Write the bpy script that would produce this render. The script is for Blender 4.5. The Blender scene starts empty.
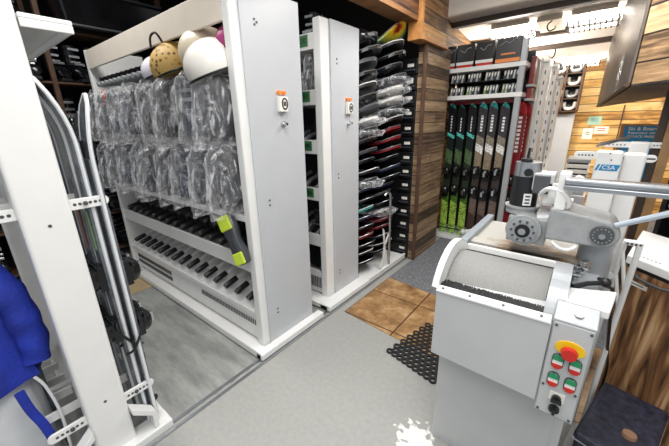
import bpy, bmesh, math, random
from mathutils import Vector, Matrix, noise
random.seed(7)
PI = math.pi
S = bpy.context.scene
C = S.collection

# ------------------------------------------------------------------ materials
def lin(h):
    if isinstance(h, str):
        h = h.lstrip('#'); c = [int(h[i:i+2], 16)/255 for i in (0, 2, 4)]
    else:
        c = h
    return tuple(((x/12.92) if x <= .04045 else ((x+.055)/1.055)**2.4) for x in c) + (1,)

MATS = {}
def nodes(name):
    m = bpy.data.materials.new(name); m.use_nodes = True
    nt = m.node_tree; b = nt.nodes['Principled BSDF']
    MATS[name] = m
    return m, nt, b, nt.nodes, nt.links

def scale_col(c, f): return tuple(min(1, x*f) for x in c[:3]) + (1,)

def mat(name, h, rough=.4, metal=0., var=.06, scale=9., bump=0., spec=.5, bscale=None, coat=0.):
    m, nt, b, N, L = nodes(name)
    c = lin(h)
    tc = N.new('ShaderNodeTexCoord')
    nz = N.new('ShaderNodeTexNoise'); nz.inputs['Scale'].default_value = scale; nz.inputs['Detail'].default_value = 4
    L.new(tc.outputs['Object'], nz.inputs['Vector'])
    r = N.new('ShaderNodeValToRGB')
    r.color_ramp.elements[0].position = .3; r.color_ramp.elements[1].position = .7
    r.color_ramp.elements[0].color = scale_col(c, 1-var); r.color_ramp.elements[1].color = scale_col(c, 1+var)
    L.new(nz.outputs['Fac'], r.inputs['Fac']); L.new(r.outputs['Color'], b.inputs['Base Color'])
    b.inputs['Roughness'].default_value = rough; b.inputs['Metallic'].default_value = metal
    b.inputs['Specular IOR Level'].default_value = spec
    b.inputs['Coat Weight'].default_value = coat
    if bump:
        n2 = N.new('ShaderNodeTexNoise'); n2.inputs['Scale'].default_value = bscale or scale*6; n2.inputs['Detail'].default_value = 5
        L.new(tc.outputs['Object'], n2.inputs['Vector'])
        bp = N.new('ShaderNodeBump'); bp.inputs['Strength'].default_value = bump; bp.inputs['Distance'].default_value = .01
        L.new(n2.outputs['Fac'], bp.inputs['Height']); L.new(bp.outputs['Normal'], b.inputs['Normal'])
    return m

def emit(name, h, strength):
    m, nt, b, N, L = nodes(name)
    b.inputs['Base Color'].default_value = lin(h)
    b.inputs['Emission Color'].default_value = lin(h); b.inputs['Emission Strength'].default_value = strength
    return m

def wood(name, cols, along, h, grain=22., rough=.55, knots=.5, gap=True):
    """planks: along = unit direction of the plank, stacked in z with height h"""
    m, nt, b, N, L = nodes(name)
    tc = N.new('ShaderNodeTexCoord')
    dot = N.new('ShaderNodeVectorMath'); dot.operation = 'DOT_PRODUCT'; dot.inputs[1].default_value = along
    L.new(tc.outputs['Object'], dot.inputs[0])
    sep = N.new('ShaderNodeSeparateXYZ'); L.new(tc.outputs['Object'], sep.inputs[0])
    dv = N.new('ShaderNodeMath'); dv.operation = 'DIVIDE'; dv.inputs[1].default_value = h
    L.new(sep.outputs['Z'], dv.inputs[0])
    fl = N.new('ShaderNodeMath'); fl.operation = 'FLOOR'; L.new(dv.outputs[0], fl.inputs[0])
    wn = N.new('ShaderNodeTexWhiteNoise'); wn.noise_dimensions = '1D'; L.new(fl.outputs[0], wn.inputs['W'])
    # grain
    mu = N.new('ShaderNodeMath'); mu.operation = 'MULTIPLY'; mu.inputs[1].default_value = 1.6; L.new(dot.outputs['Value'], mu.inputs[0])
    mz = N.new('ShaderNodeMath'); mz.operation = 'MULTIPLY'; mz.inputs[1].default_value = grain; L.new(sep.outputs['Z'], mz.inputs[0])
    mw = N.new('ShaderNodeMath'); mw.operation = 'MULTIPLY'; mw.inputs[1].default_value = 13.7; L.new(fl.outputs[0], mw.inputs[0])
    cb = N.new('ShaderNodeCombineXYZ'); L.new(mu.outputs[0], cb.inputs[0]); L.new(mz.outputs[0], cb.inputs[1]); L.new(mw.outputs[0], cb.inputs[2])
    nz = N.new('ShaderNodeTexNoise'); nz.inputs['Scale'].default_value = 1.8; nz.inputs['Detail'].default_value = 7; nz.inputs['Roughness'].default_value = .65
    L.new(cb.outputs[0], nz.inputs['Vector'])
    ad = N.new('ShaderNodeMath'); ad.operation = 'MULTIPLY_ADD'; ad.inputs[1].default_value = .38; L.new(wn.outputs['Value'], ad.inputs[0])
    sb = N.new('ShaderNodeMath'); sb.operation = 'SUBTRACT'; sb.inputs[1].default_value = .19; L.new(nz.outputs['Fac'], sb.inputs[0]); L.new(sb.outputs[0], ad.inputs[2])
    r = N.new('ShaderNodeValToRGB'); cr = r.color_ramp
    pos = [.28, .45, .58, .75]
    cr.elements[0].position = pos[0]; cr.elements[0].color = lin(cols[0])
    cr.elements[1].position = pos[3]; cr.elements[1].color = lin(cols[3])
    for k in (1, 2):
        e = cr.elements.new(pos[k]); e.color = lin(cols[k])
    L.new(ad.outputs[0], r.inputs['Fac'])
    last = r.outputs['Color']
    if knots:
        vo = N.new('ShaderNodeTexNoise'); vo.inputs['Scale'].default_value = 5.5; vo.inputs['Detail'].default_value = 2
        L.new(tc.outputs['Object'], vo.inputs['Vector'])
        kr = N.new('ShaderNodeValToRGB'); kr.color_ramp.elements[0].position = .60; kr.color_ramp.elements[1].position = .72
        kr.color_ramp.elements[0].color = (0, 0, 0, 1); kr.color_ramp.elements[1].color = (knots, knots, knots, 1)
        L.new(vo.outputs['Fac'], kr.inputs['Fac'])
        mx = N.new('ShaderNodeMix'); mx.data_type = 'RGBA'; mx.inputs[7].default_value = lin(cols[0])
        L.new(kr.outputs['Color'], mx.inputs[0]); L.new(last, mx.inputs[6]); last = mx.outputs[2]
    if gap:
        fr = N.new('ShaderNodeMath'); fr.operation = 'FRACT'; L.new(dv.outputs[0], fr.inputs[0])
        lt = N.new('ShaderNodeMath'); lt.operation = 'LESS_THAN'; lt.inputs[1].default_value = .07; L.new(fr.outputs[0], lt.inputs[0])
        mx = N.new('ShaderNodeMix'); mx.data_type = 'RGBA'; mx.inputs[7].default_value = lin('#1a120c')
        L.new(lt.outputs[0], mx.inputs[0]); L.new(last, mx.inputs[6]); last = mx.outputs[2]
    L.new(last, b.inputs['Base Color'])
    b.inputs['Roughness'].default_value = rough
    bp = N.new('ShaderNodeBump'); bp.inputs['Strength'].default_value = .25; bp.inputs['Distance'].default_value = .01
    L.new(nz.outputs['Fac'], bp.inputs['Height']); L.new(bp.outputs['Normal'], b.inputs['Normal'])
    return m

def bands(name, stops, rough=.3, noisy=0.):
    """constant colour bands along local z (a ski's graphic)"""
    m, nt, b, N, L = nodes(name)
    tc = N.new('ShaderNodeTexCoord'); sep = N.new('ShaderNodeSeparateXYZ'); L.new(tc.outputs['Object'], sep.inputs[0])
    sx = N.new('ShaderNodeMath'); sx.operation = 'MULTIPLY_ADD'; sx.inputs[1].default_value = .55
    L.new(sep.outputs['X'], sx.inputs[0]); L.new(sep.outputs['Z'], sx.inputs[2])
    dv = N.new('ShaderNodeMath'); dv.operation = 'DIVIDE'; dv.inputs[1].default_value = 1.7; L.new(sx.outputs[0], dv.inputs[0])
    r = N.new('ShaderNodeValToRGB'); cr = r.color_ramp; cr.interpolation = 'CONSTANT'
    cr.elements[0].position = 0; cr.elements[0].color = lin(stops[0][1])
    cr.elements[1].position = stops[-1][0]/1.7; cr.elements[1].color = lin(stops[-1][1])
    for z, c in stops[1:-1]:
        e = cr.elements.new(z/1.7); e.color = lin(c)
    L.new(dv.outputs[0], r.inputs['Fac']); last = r.outputs['Color']
    if noisy:
        nz = N.new('ShaderNodeTexNoise'); nz.inputs['Scale'].default_value = 55; L.new(tc.outputs['Object'], nz.inputs['Vector'])
        kr = N.new('ShaderNodeValToRGB'); kr.color_ramp.elements[0].position = .52; kr.color_ramp.elements[1].position = .56
        kr.color_ramp.elements[0].color = (0, 0, 0, 1); kr.color_ramp.elements[1].color = (noisy,)*3 + (1,)
        L.new(nz.outputs['Fac'], kr.inputs['Fac'])
        mx = N.new('ShaderNodeMix'); mx.data_type = 'RGBA'; mx.inputs[7].default_value = lin('#101214')
        L.new(kr.outputs['Color'], mx.inputs[0]); L.new(last, mx.inputs[6]); last = mx.outputs[2]
    L.new(last, b.inputs['Base Color']); b.inputs['Roughness'].default_value = rough
    return m

def plastic(name, white=.35):
    """clear crinkled polythene: mostly see-through, with glossy milky creases and white highlight streaks painted in by noise"""
    m, nt, b, N, L = nodes(name)
    tc = N.new('ShaderNodeTexCoord')
    mp = N.new('ShaderNodeMapping'); mp.inputs['Scale'].default_value = (1.2, 1, .38); mp.inputs['Rotation'].default_value = (.35, 0, 0); L.new(tc.outputs['Object'], mp.inputs['Vector'])
    nz = N.new('ShaderNodeTexNoise'); nz.inputs['Scale'].default_value = 15; nz.inputs['Detail'].default_value = 5; nz.inputs['Distortion'].default_value = 1.6
    L.new(mp.outputs[0], nz.inputs['Vector'])
    r = N.new('ShaderNodeValToRGB'); r.color_ramp.elements[0].position = .50; r.color_ramp.elements[1].position = .66
    r.color_ramp.elements[0].color = (.11, .11, .11, 1); r.color_ramp.elements[1].color = (white+.3,)*3 + (1,)  # upper end of the ramp paints the highlight streaks
    L.new(nz.outputs['Fac'], r.inputs['Fac'])
    b.inputs['Base Color'].default_value = (.92, .93, .96, 1); b.inputs['Roughness'].default_value = .12
    b.inputs['Specular IOR Level'].default_value = .9
    bp = N.new('ShaderNodeBump'); bp.inputs['Strength'].default_value = .9; bp.inputs['Distance'].default_value = .02
    L.new(nz.outputs['Fac'], bp.inputs['Height']); L.new(bp.outputs['Normal'], b.inputs['Normal'])
    tr = N.new('ShaderNodeBsdfTransparent'); mx = N.new('ShaderNodeMixShader')
    L.new(r.outputs['Color'], mx.inputs[0]); L.new(tr.outputs[0], mx.inputs[1]); L.new(b.outputs[0], mx.inputs[2])
    L.new(mx.outputs[0], N['Material Output'].inputs['Surface'])
    return m

WHITE = mat('white_metal', '#e6e6e4', .32, var=.02)
PANEL = mat('panel_paint', '#bdc0c4', .3, var=.02)
CREAM = mat('cream_paint', '#dfd6c8', .4, var=.03)
GREYM = mat('grey_metal', '#a3a7aa', .32, .15, var=.04)
HOOD = mat('hood_paint', '#bcbebe', .38, var=.025)
DKGREY = mat('dark_grey', '#4a4d50', .4, var=.1)
BLACK = mat('black_plastic', '#17181a', .35, var=.25)
BOOTDK = mat('boot_shell_dark', '#14161c', .3, var=.3)
BLACKG = mat('black_gloss', '#141518', .16, var=.3)
RUBBER = mat('black_rubber', '#1c1c1d', .6, var=.2)
CHROME = mat('chrome', '#d0d3d6', .18, 1., var=.05)
STEEL = mat('steel', '#a9adb2', .3, .85, var=.08)
CAST = mat('cast_aluminium', '#a4a6a7', .42, .3, var=.1, scale=25, bump=.15)
RED = mat('red_plastic', '#c8281c', .35)
GREEN = mat('green_button', '#1f8f5e', .35)
YELLOW = mat('yellow_plastic', '#f2c41c', .4)
ORANGE = mat('orange_lamp', '#e8863a', .35)
LCD = mat('green_display', '#3f7a4c', .3, var=.08)
INK = mat('ink', '#16211a', .5)
BLUE = mat('blue_print', '#1d7fb5', .4, var=.04)
PAPER = mat('paper', '#f0eee6', .7, var=.02)
PAPERG = mat('green_paper', '#a9cdb4', .7)
LIME = mat('lime_rubber', '#b5c93a', .5, var=.1)
DARKRED = mat('dark_red', '#7d1720', .35, var=.15)
NAVY = mat('navy_gloss', '#1f2942', .25, var=.2)
GRAPH = mat('graphite', '#3a3d42', .28, var=.2)
TEAL = mat('teal', '#2f9c96', .35)
PURPLE = mat('magenta', '#a23a72', .4)
LILAC = mat('lilac_white', '#d9d6e2', .35)
SHELL = mat('shell_white', '#e9e6de', .3, var=.02)
SHELLC = mat('shell_cream', '#dccfb8', .35, var=.03)
JACKET = mat('blue_cloth', '#1b319c', .8, var=.28, scale=9, bump=.5, bscale=60)
PALECLOTH = mat('pale_cloth', '#cfd2d4', .8, var=.06, scale=6, bump=.35, bscale=50)
BELT = mat('drum_cloth', '#8c8c89', .75, var=.07, scale=120, bump=.25, bscale=300)
DARKWALL = mat('dark_wall', '#16120f', .9, var=.2)
BROWNBAR = mat('brown_timber', '#553c2c', .6, var=.25, scale=14)
ORWOOD = mat('orange_timber', '#a5713c', .5, var=.25, scale=18)
BINBLK = mat('bin_plastic', '#262a3a', .38, var=.6, scale=38, bump=.2)
CARD = mat('tan_card', '#b29b78', .8, var=.1)
CEILM = mat('ceiling_board', '#eee8e2', .8, var=.03, scale=3)
BEAMM = mat('ceiling_beam', '#3b2f28', .6, var=.2)
BAG = plastic('clear_polythene', .35)
BAG2 = plastic('milky_polythene', .55)
LAMP = emit('lamp_diffuser', '#fff8ee', 13.0)

LEOP, nt, b, N, L = nodes('patterned_shell')
tc = N.new('ShaderNodeTexCoord'); vo = N.new('ShaderNodeTexVoronoi'); vo.inputs['Scale'].default_value = 30
L.new(tc.outputs['Object'], vo.inputs['Vector'])
r = N.new('ShaderNodeValToRGB'); r.color_ramp.elements[0].position = .18; r.color_ramp.elements[1].position = .38
r.color_ramp.elements[0].color = lin('#5a4320'); r.color_ramp.elements[1].color = lin('#c6a35e')
L.new(vo.outputs['Distance'], r.inputs['Fac']); L.new(r.outputs['Color'], b.inputs['Base Color']); b.inputs['Roughness'].default_value = .6

# wood kinds
W_PIER = wood('pier_planks', ['#3a2c22', '#6c5642', '#8a7157', '#ab9170'], (0, 1, 0), .105, 20)
W_OVER = wood('bulkhead_planks', ['#4c3420', '#8a6236', '#a87c48', '#c39a62'], (0, 1, 0), .115, 20)
W_BACK = wood('back_planks', ['#96682c', '#d6a456', '#e8bd74', '#f3d596'], (1, 0, 0), .12, 16, knots=.75)
W_DIAG = wood('overhang_planks', ['#5a4430', '#a68560', '#c6a47a', '#dcc096'], (.707, -.707, 0), .15, 18, knots=.8)
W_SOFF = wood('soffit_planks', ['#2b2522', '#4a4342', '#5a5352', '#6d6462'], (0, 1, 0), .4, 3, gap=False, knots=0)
W_HEAD = wood('header_planks', ['#2c1b10', '#543620', '#6f4a2c', '#8a6038'], (0, 1, 0), .09, 20)

# walnut door: vertical grain
WALNUT, nt, b, N, L = nodes('walnut_door')
tc = N.new('ShaderNodeTexCoord'); mp = N.new('ShaderNodeMapping'); mp.inputs['Scale'].default_value = (9, 9, .9)
L.new(tc.outputs['Object'], mp.inputs['Vector'])
nz = N.new('ShaderNodeTexNoise'); nz.inputs['Scale'].default_value = 2.6; nz.inputs['Detail'].default_value = 8; nz.inputs['Distortion'].default_value = .8
L.new(mp.outputs[0], nz.inputs['Vector'])
r = N.new('ShaderNodeValToRGB'); cr = r.color_ramp
cr.elements[0].position = .3; cr.elements[0].color = lin('#3c281a'); cr.elements[1].position = .72; cr.elements[1].color = lin('#e2bf92')
e = cr.elements.new(.43); e.color = lin('#835c3c'); e = cr.elements.new(.55); e.color = lin('#b98f66')
L.new(nz.outputs['Fac'], r.inputs['Fac']); L.new(r.outputs['Color'], b.inputs['Base Color']); b.inputs['Roughness'].default_value = .45

# grey vinyl floor with a worn white patch
VINYL, nt, b, N, L = nodes('grey_vinyl')
tc = N.new('ShaderNodeTexCoord')
nz = N.new('ShaderNodeTexNoise'); nz.inputs['Scale'].default_value = 40; nz.inputs['Detail'].default_value = 6
L.new(tc.outputs['Object'], nz.inputs['Vector'])
r = N.new('ShaderNodeValToRGB'); r.color_ramp.elements[0].color = lin('#999995'); r.color_ramp.elements[1].color = lin('#a2a29e')
r.color_ramp.elements[0].position = .3; r.color_ramp.elements[1].position = .7
L.new(nz.outputs['Fac'], r.inputs['Fac'])
sb = N.new('ShaderNodeVectorMath'); sb.operation = 'DISTANCE'; sb.inputs[1].default_value = (-.43, 1.13, 0)
L.new(tc.outputs['Object'], sb.inputs[0])
n3 = N.new('ShaderNodeTexNoise'); n3.inputs['Scale'].default_value = 26; n3.inputs['Detail'].default_value = 6; L.new(tc.outputs['Object'], n3.inputs['Vector'])
ma = N.new('ShaderNodeMath'); ma.operation = 'MULTIPLY_ADD'; ma.inputs[1].default_value = -3.4; ma.inputs[2].default_value = .45
L.new(sb.outputs['Value'], ma.inputs[0])
mb_ = N.new('ShaderNodeMath'); mb_.operation = 'ADD'; L.new(ma.outputs[0], mb_.inputs[0]); L.new(n3.outputs['Fac'], mb_.inputs[1])
k = N.new('ShaderNodeValToRGB'); k.color_ramp.elements[0].position = .66; k.color_ramp.elements[1].position = .74
L.new(mb_.outputs[0], k.inputs['Fac'])
mx = N.new('ShaderNodeMix'); mx.data_type = 'RGBA'; mx.inputs[7].default_value = lin('#ecebe4')
L.new(k.outputs['Color'], mx.inputs[0]); L.new(r.outputs['Color'], mx.inputs[6]); L.new(mx.outputs[2], b.inputs['Base Color'])
b.inputs['Roughness'].default_value = .42
bp = N.new('ShaderNodeBump'); bp.inputs['Strength'].default_value = .05; bp.inputs['Distance'].default_value = .004
L.new(nz.outputs['Fac'], bp.inputs['Height']); L.new(bp.outputs['Normal'], b.inputs['Normal'])

# dark worn rubber floor of the aisle
AISLE, nt, b, N, L = nodes('dark_aisle_rubber')
tc = N.new('ShaderNodeTexCoord'); mp = N.new('ShaderNodeMapping'); mp.inputs['Scale'].default_value = (1.3, 5, 1)
L.new(tc.outputs['Object'], mp.inputs['Vector'])
nz = N.new('ShaderNodeTexNoise'); nz.inputs['Scale'].default_value = 1.7; nz.inputs['Detail'].default_value = 9; nz.inputs['Roughness'].default_value = .7
L.new(mp.outputs[0], nz.inputs['Vector'])
r = N.new('ShaderNodeValToRGB'); r.color_ramp.elements[0].color = lin('#6c6d6d'); r.color_ramp.elements[1].color = lin('#b0b1ac')
r.color_ramp.elements[0].position = .3; r.color_ramp.elements[1].position = .72
L.new(nz.outputs['Fac'], r.inputs['Fac']); L.new(r.outputs['Color'], b.inputs['Base Color'])
b.inputs['Roughness'].default_value = .33
bp = N.new('ShaderNodeBump'); bp.inputs['Strength'].default_value = .15; bp.inputs['Distance'].default_value = .004
L.new(nz.outputs['Fac'], bp.inputs['Height']); L.new(bp.outputs['Normal'], b.inputs['Normal'])

# brown stone tiles
TILE, nt, b, N, L = nodes('brown_tiles')
tc = N.new('ShaderNodeTexCoord')
mp = N.new('ShaderNodeMapping'); mp.inputs['Location'].default_value = (1.36, -1.79, 0)
L.new(tc.outputs['Object'], mp.inputs['Vector'])
br = N.new('ShaderNodeTexBrick'); br.offset = 0; br.inputs['Scale'].default_value = 1; br.inputs['Brick Width'].default_value = .45; br.inputs['Row Height'].default_value = .44
br.inputs['Mortar Size'].default_value = .006; br.inputs['Mortar'].default_value = lin('#6a4a30')
br.inputs['Color1'].default_value = (.45, .45, .45, 1); br.inputs['Color2'].default_value = (.62, .62, .62, 1)
L.new(mp.outputs[0], br.inputs['Vector'])
nz = N.new('ShaderNodeTexNoise'); nz.inputs['Scale'].default_value = 7; nz.inputs['Detail'].default_value = 8; nz.inputs['Roughness'].default_value = .7
L.new(tc.outputs['Object'], nz.inputs['Vector'])
r = N.new('ShaderNodeValToRGB'); cr = r.color_ramp
cr.elements[0].position = .3; cr.elements[0].color = lin('#6c4f33'); cr.elements[1].position = .72; cr.elements[1].color = lin('#cdab80')
e = cr.elements.new(.5); e.color = lin('#9f7a50')
L.new(nz.outputs['Fac'], r.inputs['Fac'])
mx = N.new('ShaderNodeMix'); mx.data_type = 'RGBA'; mx.inputs[7].default_value = lin('#543a26')
L.new(br.outputs['Fac'], mx.inputs[0]); L.new(r.outputs['Color'], mx.inputs[6]); L.new(mx.outputs[2], b.inputs['Base Color'])
b.inputs['Roughness'].default_value = .4
CARPET = mat('dark_carpet', '#74767a', .95, var=.5, scale=85, bump=.5, bscale=200)

# table of the grinder: cream paint with a soot stain
TABLEM, nt, b, N, L = nodes('stained_table')
tc = N.new('ShaderNodeTexCoord')
d = N.new('ShaderNodeVectorMath'); d.operation = 'DISTANCE'; d.inputs[1].default_value = (-.12, 1.50, .94); L.new(tc.outputs['Object'], d.inputs[0])
nz = N.new('ShaderNodeTexNoise'); nz.inputs['Scale'].default_value = 12; nz.inputs['Detail'].default_value = 6; L.new(tc.outputs['Object'], nz.inputs['Vector'])
ma = N.new('ShaderNodeMath'); ma.operation = 'MULTIPLY_ADD'; ma.inputs[1].default_value = -3.2; ma.inputs[2].default_value = .55; L.new(d.outputs['Value'], ma.inputs[0])
ad = N.new('ShaderNodeMath'); ad.operation = 'ADD'; L.new(ma.outputs[0], ad.inputs[0]); L.new(nz.outputs['Fac'], ad.inputs[1])
r = N.new('ShaderNodeValToRGB'); cr = r.color_ramp
cr.elements[0].position = .35; cr.elements[0].color = lin('#b4b2ab'); cr.elements[1].position = .85; cr.elements[1].color = lin('#231a12')
e = cr.elements.new(.6); e.color = lin('#8d7862')
L.new(ad.outputs[0], r.inputs['Fac']); L.new(r.outputs['Color'], b.inputs['Base Color']); b.inputs['Roughness'].default_value = .4

# colourful board: sunflower-like bloom
FLOWER, nt, b, N, L = nodes('painted_board')
tc = N.new('ShaderNodeTexCoord')
d = N.new('ShaderNodeVectorMath'); d.operation = 'DISTANCE'; d.inputs[1].default_value = (-.04, -.05, .10); L.new(tc.outputs['Object'], d.inputs[0])
nz = N.new('ShaderNodeTexNoise'); nz.inputs['Scale'].default_value = 22; nz.inputs['Detail'].default_value = 4; L.new(tc.outputs['Object'], nz.inputs['Vector'])
ma = N.new('ShaderNodeMath'); ma.operation = 'MULTIPLY_ADD'; ma.inputs[1].default_value = .12; L.new(nz.outputs['Fac'], ma.inputs[0]); L.new(d.outputs['Value'], ma.inputs[2])
r = N.new('ShaderNodeValToRGB'); cr = r.color_ramp
cr.elements[0].position = .085; cr.elements[0].color = lin('#7a1f10'); cr.elements[1].position = .34; cr.elements[1].color = lin('#e8ebe4')
for p_, c_ in ((.10, '#e0651c'), (.125, '#f3cf2a'), (.19, '#d8de5a'), (.225, '#7fb58c'), (.28, '#b9d3c0')):
    e = cr.elements.new(p_); e.color = lin(c_)
L.new(ma.outputs[0], r.inputs['Fac']); L.new(r.outputs['Color'], b.inputs['Base Color']); b.inputs['Roughness'].default_value = .3

# ------------------------------------------------------------------ geometry helpers
def bm_(): return bmesh.new()

def box(bm, x0, x1, y0, y1, z0, z1, M=None):
    vs = [Vector((x, y, z)) for x in (x0, x1) for y in (y0, y1) for z in (z0, z1)]
    if M: vs = [M @ v for v in vs]
    v = [bm.verts.new(p) for p in vs]
    for f in ((0, 1, 3, 2), (4, 6, 7, 5), (0, 4, 5, 1), (2, 3, 7, 6), (0, 2, 6, 4), (1, 5, 7, 3)):
        bm.faces.new([v[i] for i in f])
    return bm

def frame_of(d):
    d = d.normalized(); up = Vector((0, 0, 1)) if abs(d.z) < .9 else Vector((1, 0, 0))
    a = d.cross(up).normalized(); return a, a.cross(d).normalized()

def loft(bm, rings, cap=True, closed=True):
    R = [[bm.verts.new(p) for p in r] for r in rings]
    n = len(R[0])
    for i in range(len(R)-1):
        for k in range(n if closed else n-1):
            bm.faces.new((R[i][k], R[i][(k+1) % n], R[i+1][(k+1) % n], R[i+1][k]))
    if cap:
        try: bm.faces.new(R[0][::-1])
        except ValueError: pass
        try: bm.faces.new(R[-1])
        except ValueError: pass
    return bm

def cyl(bm, p0, p1, r0, r1=None, seg=18):
    p0, p1 = Vector(p0), Vector(p1); r1 = r0 if r1 is None else r1
    a, b = frame_of(p1-p0)
    ring = lambda p, r: [p + a*math.cos(2*PI*k/seg)*r + b*math.sin(2*PI*k/seg)*r for k in range(seg)]
    return loft(bm, [ring(p0, r0), ring(p1, r1)])

def tube(bm, pts, r, seg=8):
    P = [Vector(p) for p in pts]; rings = []; prev = None
    for i, p in enumerate(P):
        d = (P[min(i+1, len(P)-1)] - P[max(i-1, 0)]).normalized()
        if prev is None: a, b = frame_of(d)
        else:
            a = (prev - d*prev.dot(d)).normalized(); b = a.cross(d)
        prev = a
        rr = r[i] if isinstance(r, (list, tuple)) else r
        rings.append([p + a*math.cos(2*PI*k/seg)*rr + b*math.sin(2*PI*k/seg)*rr for k in range(seg)])
    return loft(bm, rings)

def prism(bm, poly, axis, a0, a1):
    def pt(u, v, a):
        return {'x': (a, u, v), 'y': (u, a, v), 'z': (u, v, a)}[axis]
    A = [bm.verts.new(pt(u, v, a0)) for u, v in poly]; B = [bm.verts.new(pt(u, v, a1)) for u, v in poly]
    n = len(poly)
    for k in range(n): bm.faces.new((A[k], A[(k+1) % n], B[(k+1) % n], B[k]))
    bm.faces.new(A[::-1]); bm.faces.new(B)
    return bm

def ball(bm, c, rx, ry=None, rz=None, u=20, v=12, M=None):
    ry = ry or rx; rz = rz or rx
    m = Matrix.Translation(c) @ (M or Matrix.Identity(4)) @ Matrix.Diagonal((rx, ry, rz, 1))
    bmesh.ops.create_uvsphere(bm, u_segments=u, v_segments=v, radius=1, matrix=m)
    return bm

def smooth_pts(pts, n=6):
    P = [Vector(p) for p in pts]; out = []
    for i in range(len(P)-1):
        p0, p1, p2, p3 = P[max(i-1, 0)], P[i], P[i+1], P[min(i+2, len(P)-1)]
        for k in range(n):
            t = k/n
            out.append(.5*((2*p1)+(p2-p0)*t+(2*p0-5*p1+4*p2-p3)*t*t+(3*p1-p0-3*p2+p3)*t**3))
    out.append(P[-1]); return out

def obj(name, bm, m, parent=None, smooth=False, bevel=0., kind=None, seg=2):
    bmesh.ops.recalc_face_normals(bm, faces=bm.faces)
    me = bpy.data.meshes.new(name); bm.to_mesh(me); bm.free()
    o = bpy.data.objects.new(name, me); C.objects.link(o)
    me.materials.append(m)
    if smooth:
        for p in me.polygons: p.use_smooth = True
        md = o.modifiers.new('smooth', 'EDGE_SPLIT'); md.split_angle = math.radians(42)
    if bevel:
        md = o.modifiers.new('bevel', 'BEVEL'); md.width = bevel; md.segments = seg; md.limit_method = 'ANGLE'; md.angle_limit = math.radians(40)
    if parent is not None: attach(o, parent)
    if kind: o['kind'] = kind
    return o

def attach(o, parent):
    o.parent = parent
    if parent.type == 'EMPTY' and 'label' in parent:
        o.matrix_parent_inverse = Matrix.Translation(-parent.location)

def tag(o, label, cat, group=None):
    o['label'] = label; o['category'] = cat
    if group: o['group'] = group
    return o

def thing(name, label, cat, loc=(0, 0, 0), group=None):
    o = bpy.data.objects.new(name, None); C.objects.link(o); o.location = loc
    o.empty_display_size = .1
    return tag(o, label, cat, group)

def struct(name, bm, m, **k):
    return obj(name, bm, m, kind='structure', **k)

KIDS = {}
def copy_tree(root, loc, rot=(0, 0, 0), label=None, group=None, scale=None, swap=None):
    def kids(o):
        if o.name not in KIDS: KIDS[o.name] = list(o.children)
        return KIDS[o.name]
    r = root.copy(); C.objects.link(r); r.location = loc; r.rotation_euler = rot
    if scale: r.scale = scale if isinstance(scale, tuple) else (scale,)*3
    if label: r['label'] = label
    if group: r['group'] = group
    for ch in kids(root):
        c = ch.copy(); C.objects.link(c); c.parent = r
        if swap and ch.name.split('.')[0] in swap:
            c.data = c.data.copy(); c.data.materials[0] = swap[ch.name.split('.')[0]]
        for g in kids(ch):
            d = g.copy(); C.objects.link(d); d.parent = c
    return r

def place(root, loc, rot=(0, 0, 0), label=None, group=None, scale=None):
    root.location = loc; root.rotation_euler = rot
    if scale: root.scale = scale if isinstance(scale, tuple) else (scale,)*3
    if label: root['label'] = label
    if group: root['group'] = group
    return root

class Proto:
    """hands out the first instance as the source itself, later ones as copies"""
    def __init__(s, root): s.root = root; s.used = False
    def __call__(s, loc, rot=(0, 0, 0), label=None, group=None, scale=None, swap=None):
        if not s.used and not swap:
            s.used = True; return place(s.root, loc, rot, label, group, scale) if False else s._first(loc, rot, label, group, scale)
        return copy_tree(s.root, loc, rot, label, group, scale, swap)
    def _first(s, loc, rot, label, group, scale):
        c = copy_tree(s.root, loc, rot, label, group, scale); return c
    def done(s):
        for ch in list(s.root.children):
            for g in list(ch.children): bpy.data.objects.remove(g)
            bpy.data.objects.remove(ch)
        bpy.data.objects.remove(s.root)

def text(body, size, m, parent, name, M, ext=.0008):
    cu = bpy.data.curves.new('writing', 'FONT'); cu.body = body; cu.size = size; cu.align_x = 'CENTER'; cu.align_y = 'CENTER'; cu.extrude = ext
    t = bpy.data.objects.new('writing', cu); C.objects.link(t)
    dg = bpy.context.evaluated_depsgraph_get(); dg.update()
    me = bpy.data.meshes.new_from_object(t.evaluated_get(dg)); bpy.data.objects.remove(t); bpy.data.curves.remove(cu)
    me.transform(M); me.materials.clear(); me.materials.append(m)
    o = bpy.data.objects.new(name, me); C.objects.link(o); attach(o, parent)
    return o

FACE_Y = Matrix.Rotation(PI/2, 4, 'X')                                   # reads +x, faces -y
FACE_X = Matrix.Rotation(PI/2, 4, 'Z') @ Matrix.Rotation(PI/2, 4, 'X')   # reads +y, faces +x
T = Matrix.Translation
ORD = ['first', 'second', 'third', 'fourth', 'fifth', 'sixth', 'seventh', 'eighth', 'ninth', 'tenth', 'eleventh', 'twelfth', 'thirteenth',
       'fourteenth', 'fifteenth', 'sixteenth', 'seventeenth', 'eighteenth', 'nineteenth', 'twentieth', 'twenty-first', 'twenty-second', 'twenty-third', 'twenty-fourth', 'twenty-fifth']

# ------------------------------------------------------------------ setting
struct('floor', box(bm_(), -1.455, 3.0, -2.2, 6.9, -.1, 0), VINYL)
struct('floor.001', box(bm_(), -5.2, -1.455, -2.2, 6.9, -.1, 0), AISLE)
bm = bm_(); prism(bm, [(-1.36, 1.79), (-.80, 1.735), (.9, 1.70), (.9, 2.47), (-.8, 2.47), (-1.36, 2.53)], 'z', 0, .004); struct('floor.002', bm, TILE)
bm = bm_(); prism(bm, [(-1.36, 2.53), (-.8, 2.47), (2.5, 2.47), (2.5, 6.85), (-1.36, 6.85)], 'z', 0, .006); struct('floor.003', bm, CARPET)
struct('floor.004', box(bm_(), -4.1, -3.12, .78, 1.0, 0, .004), CARD)
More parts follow.
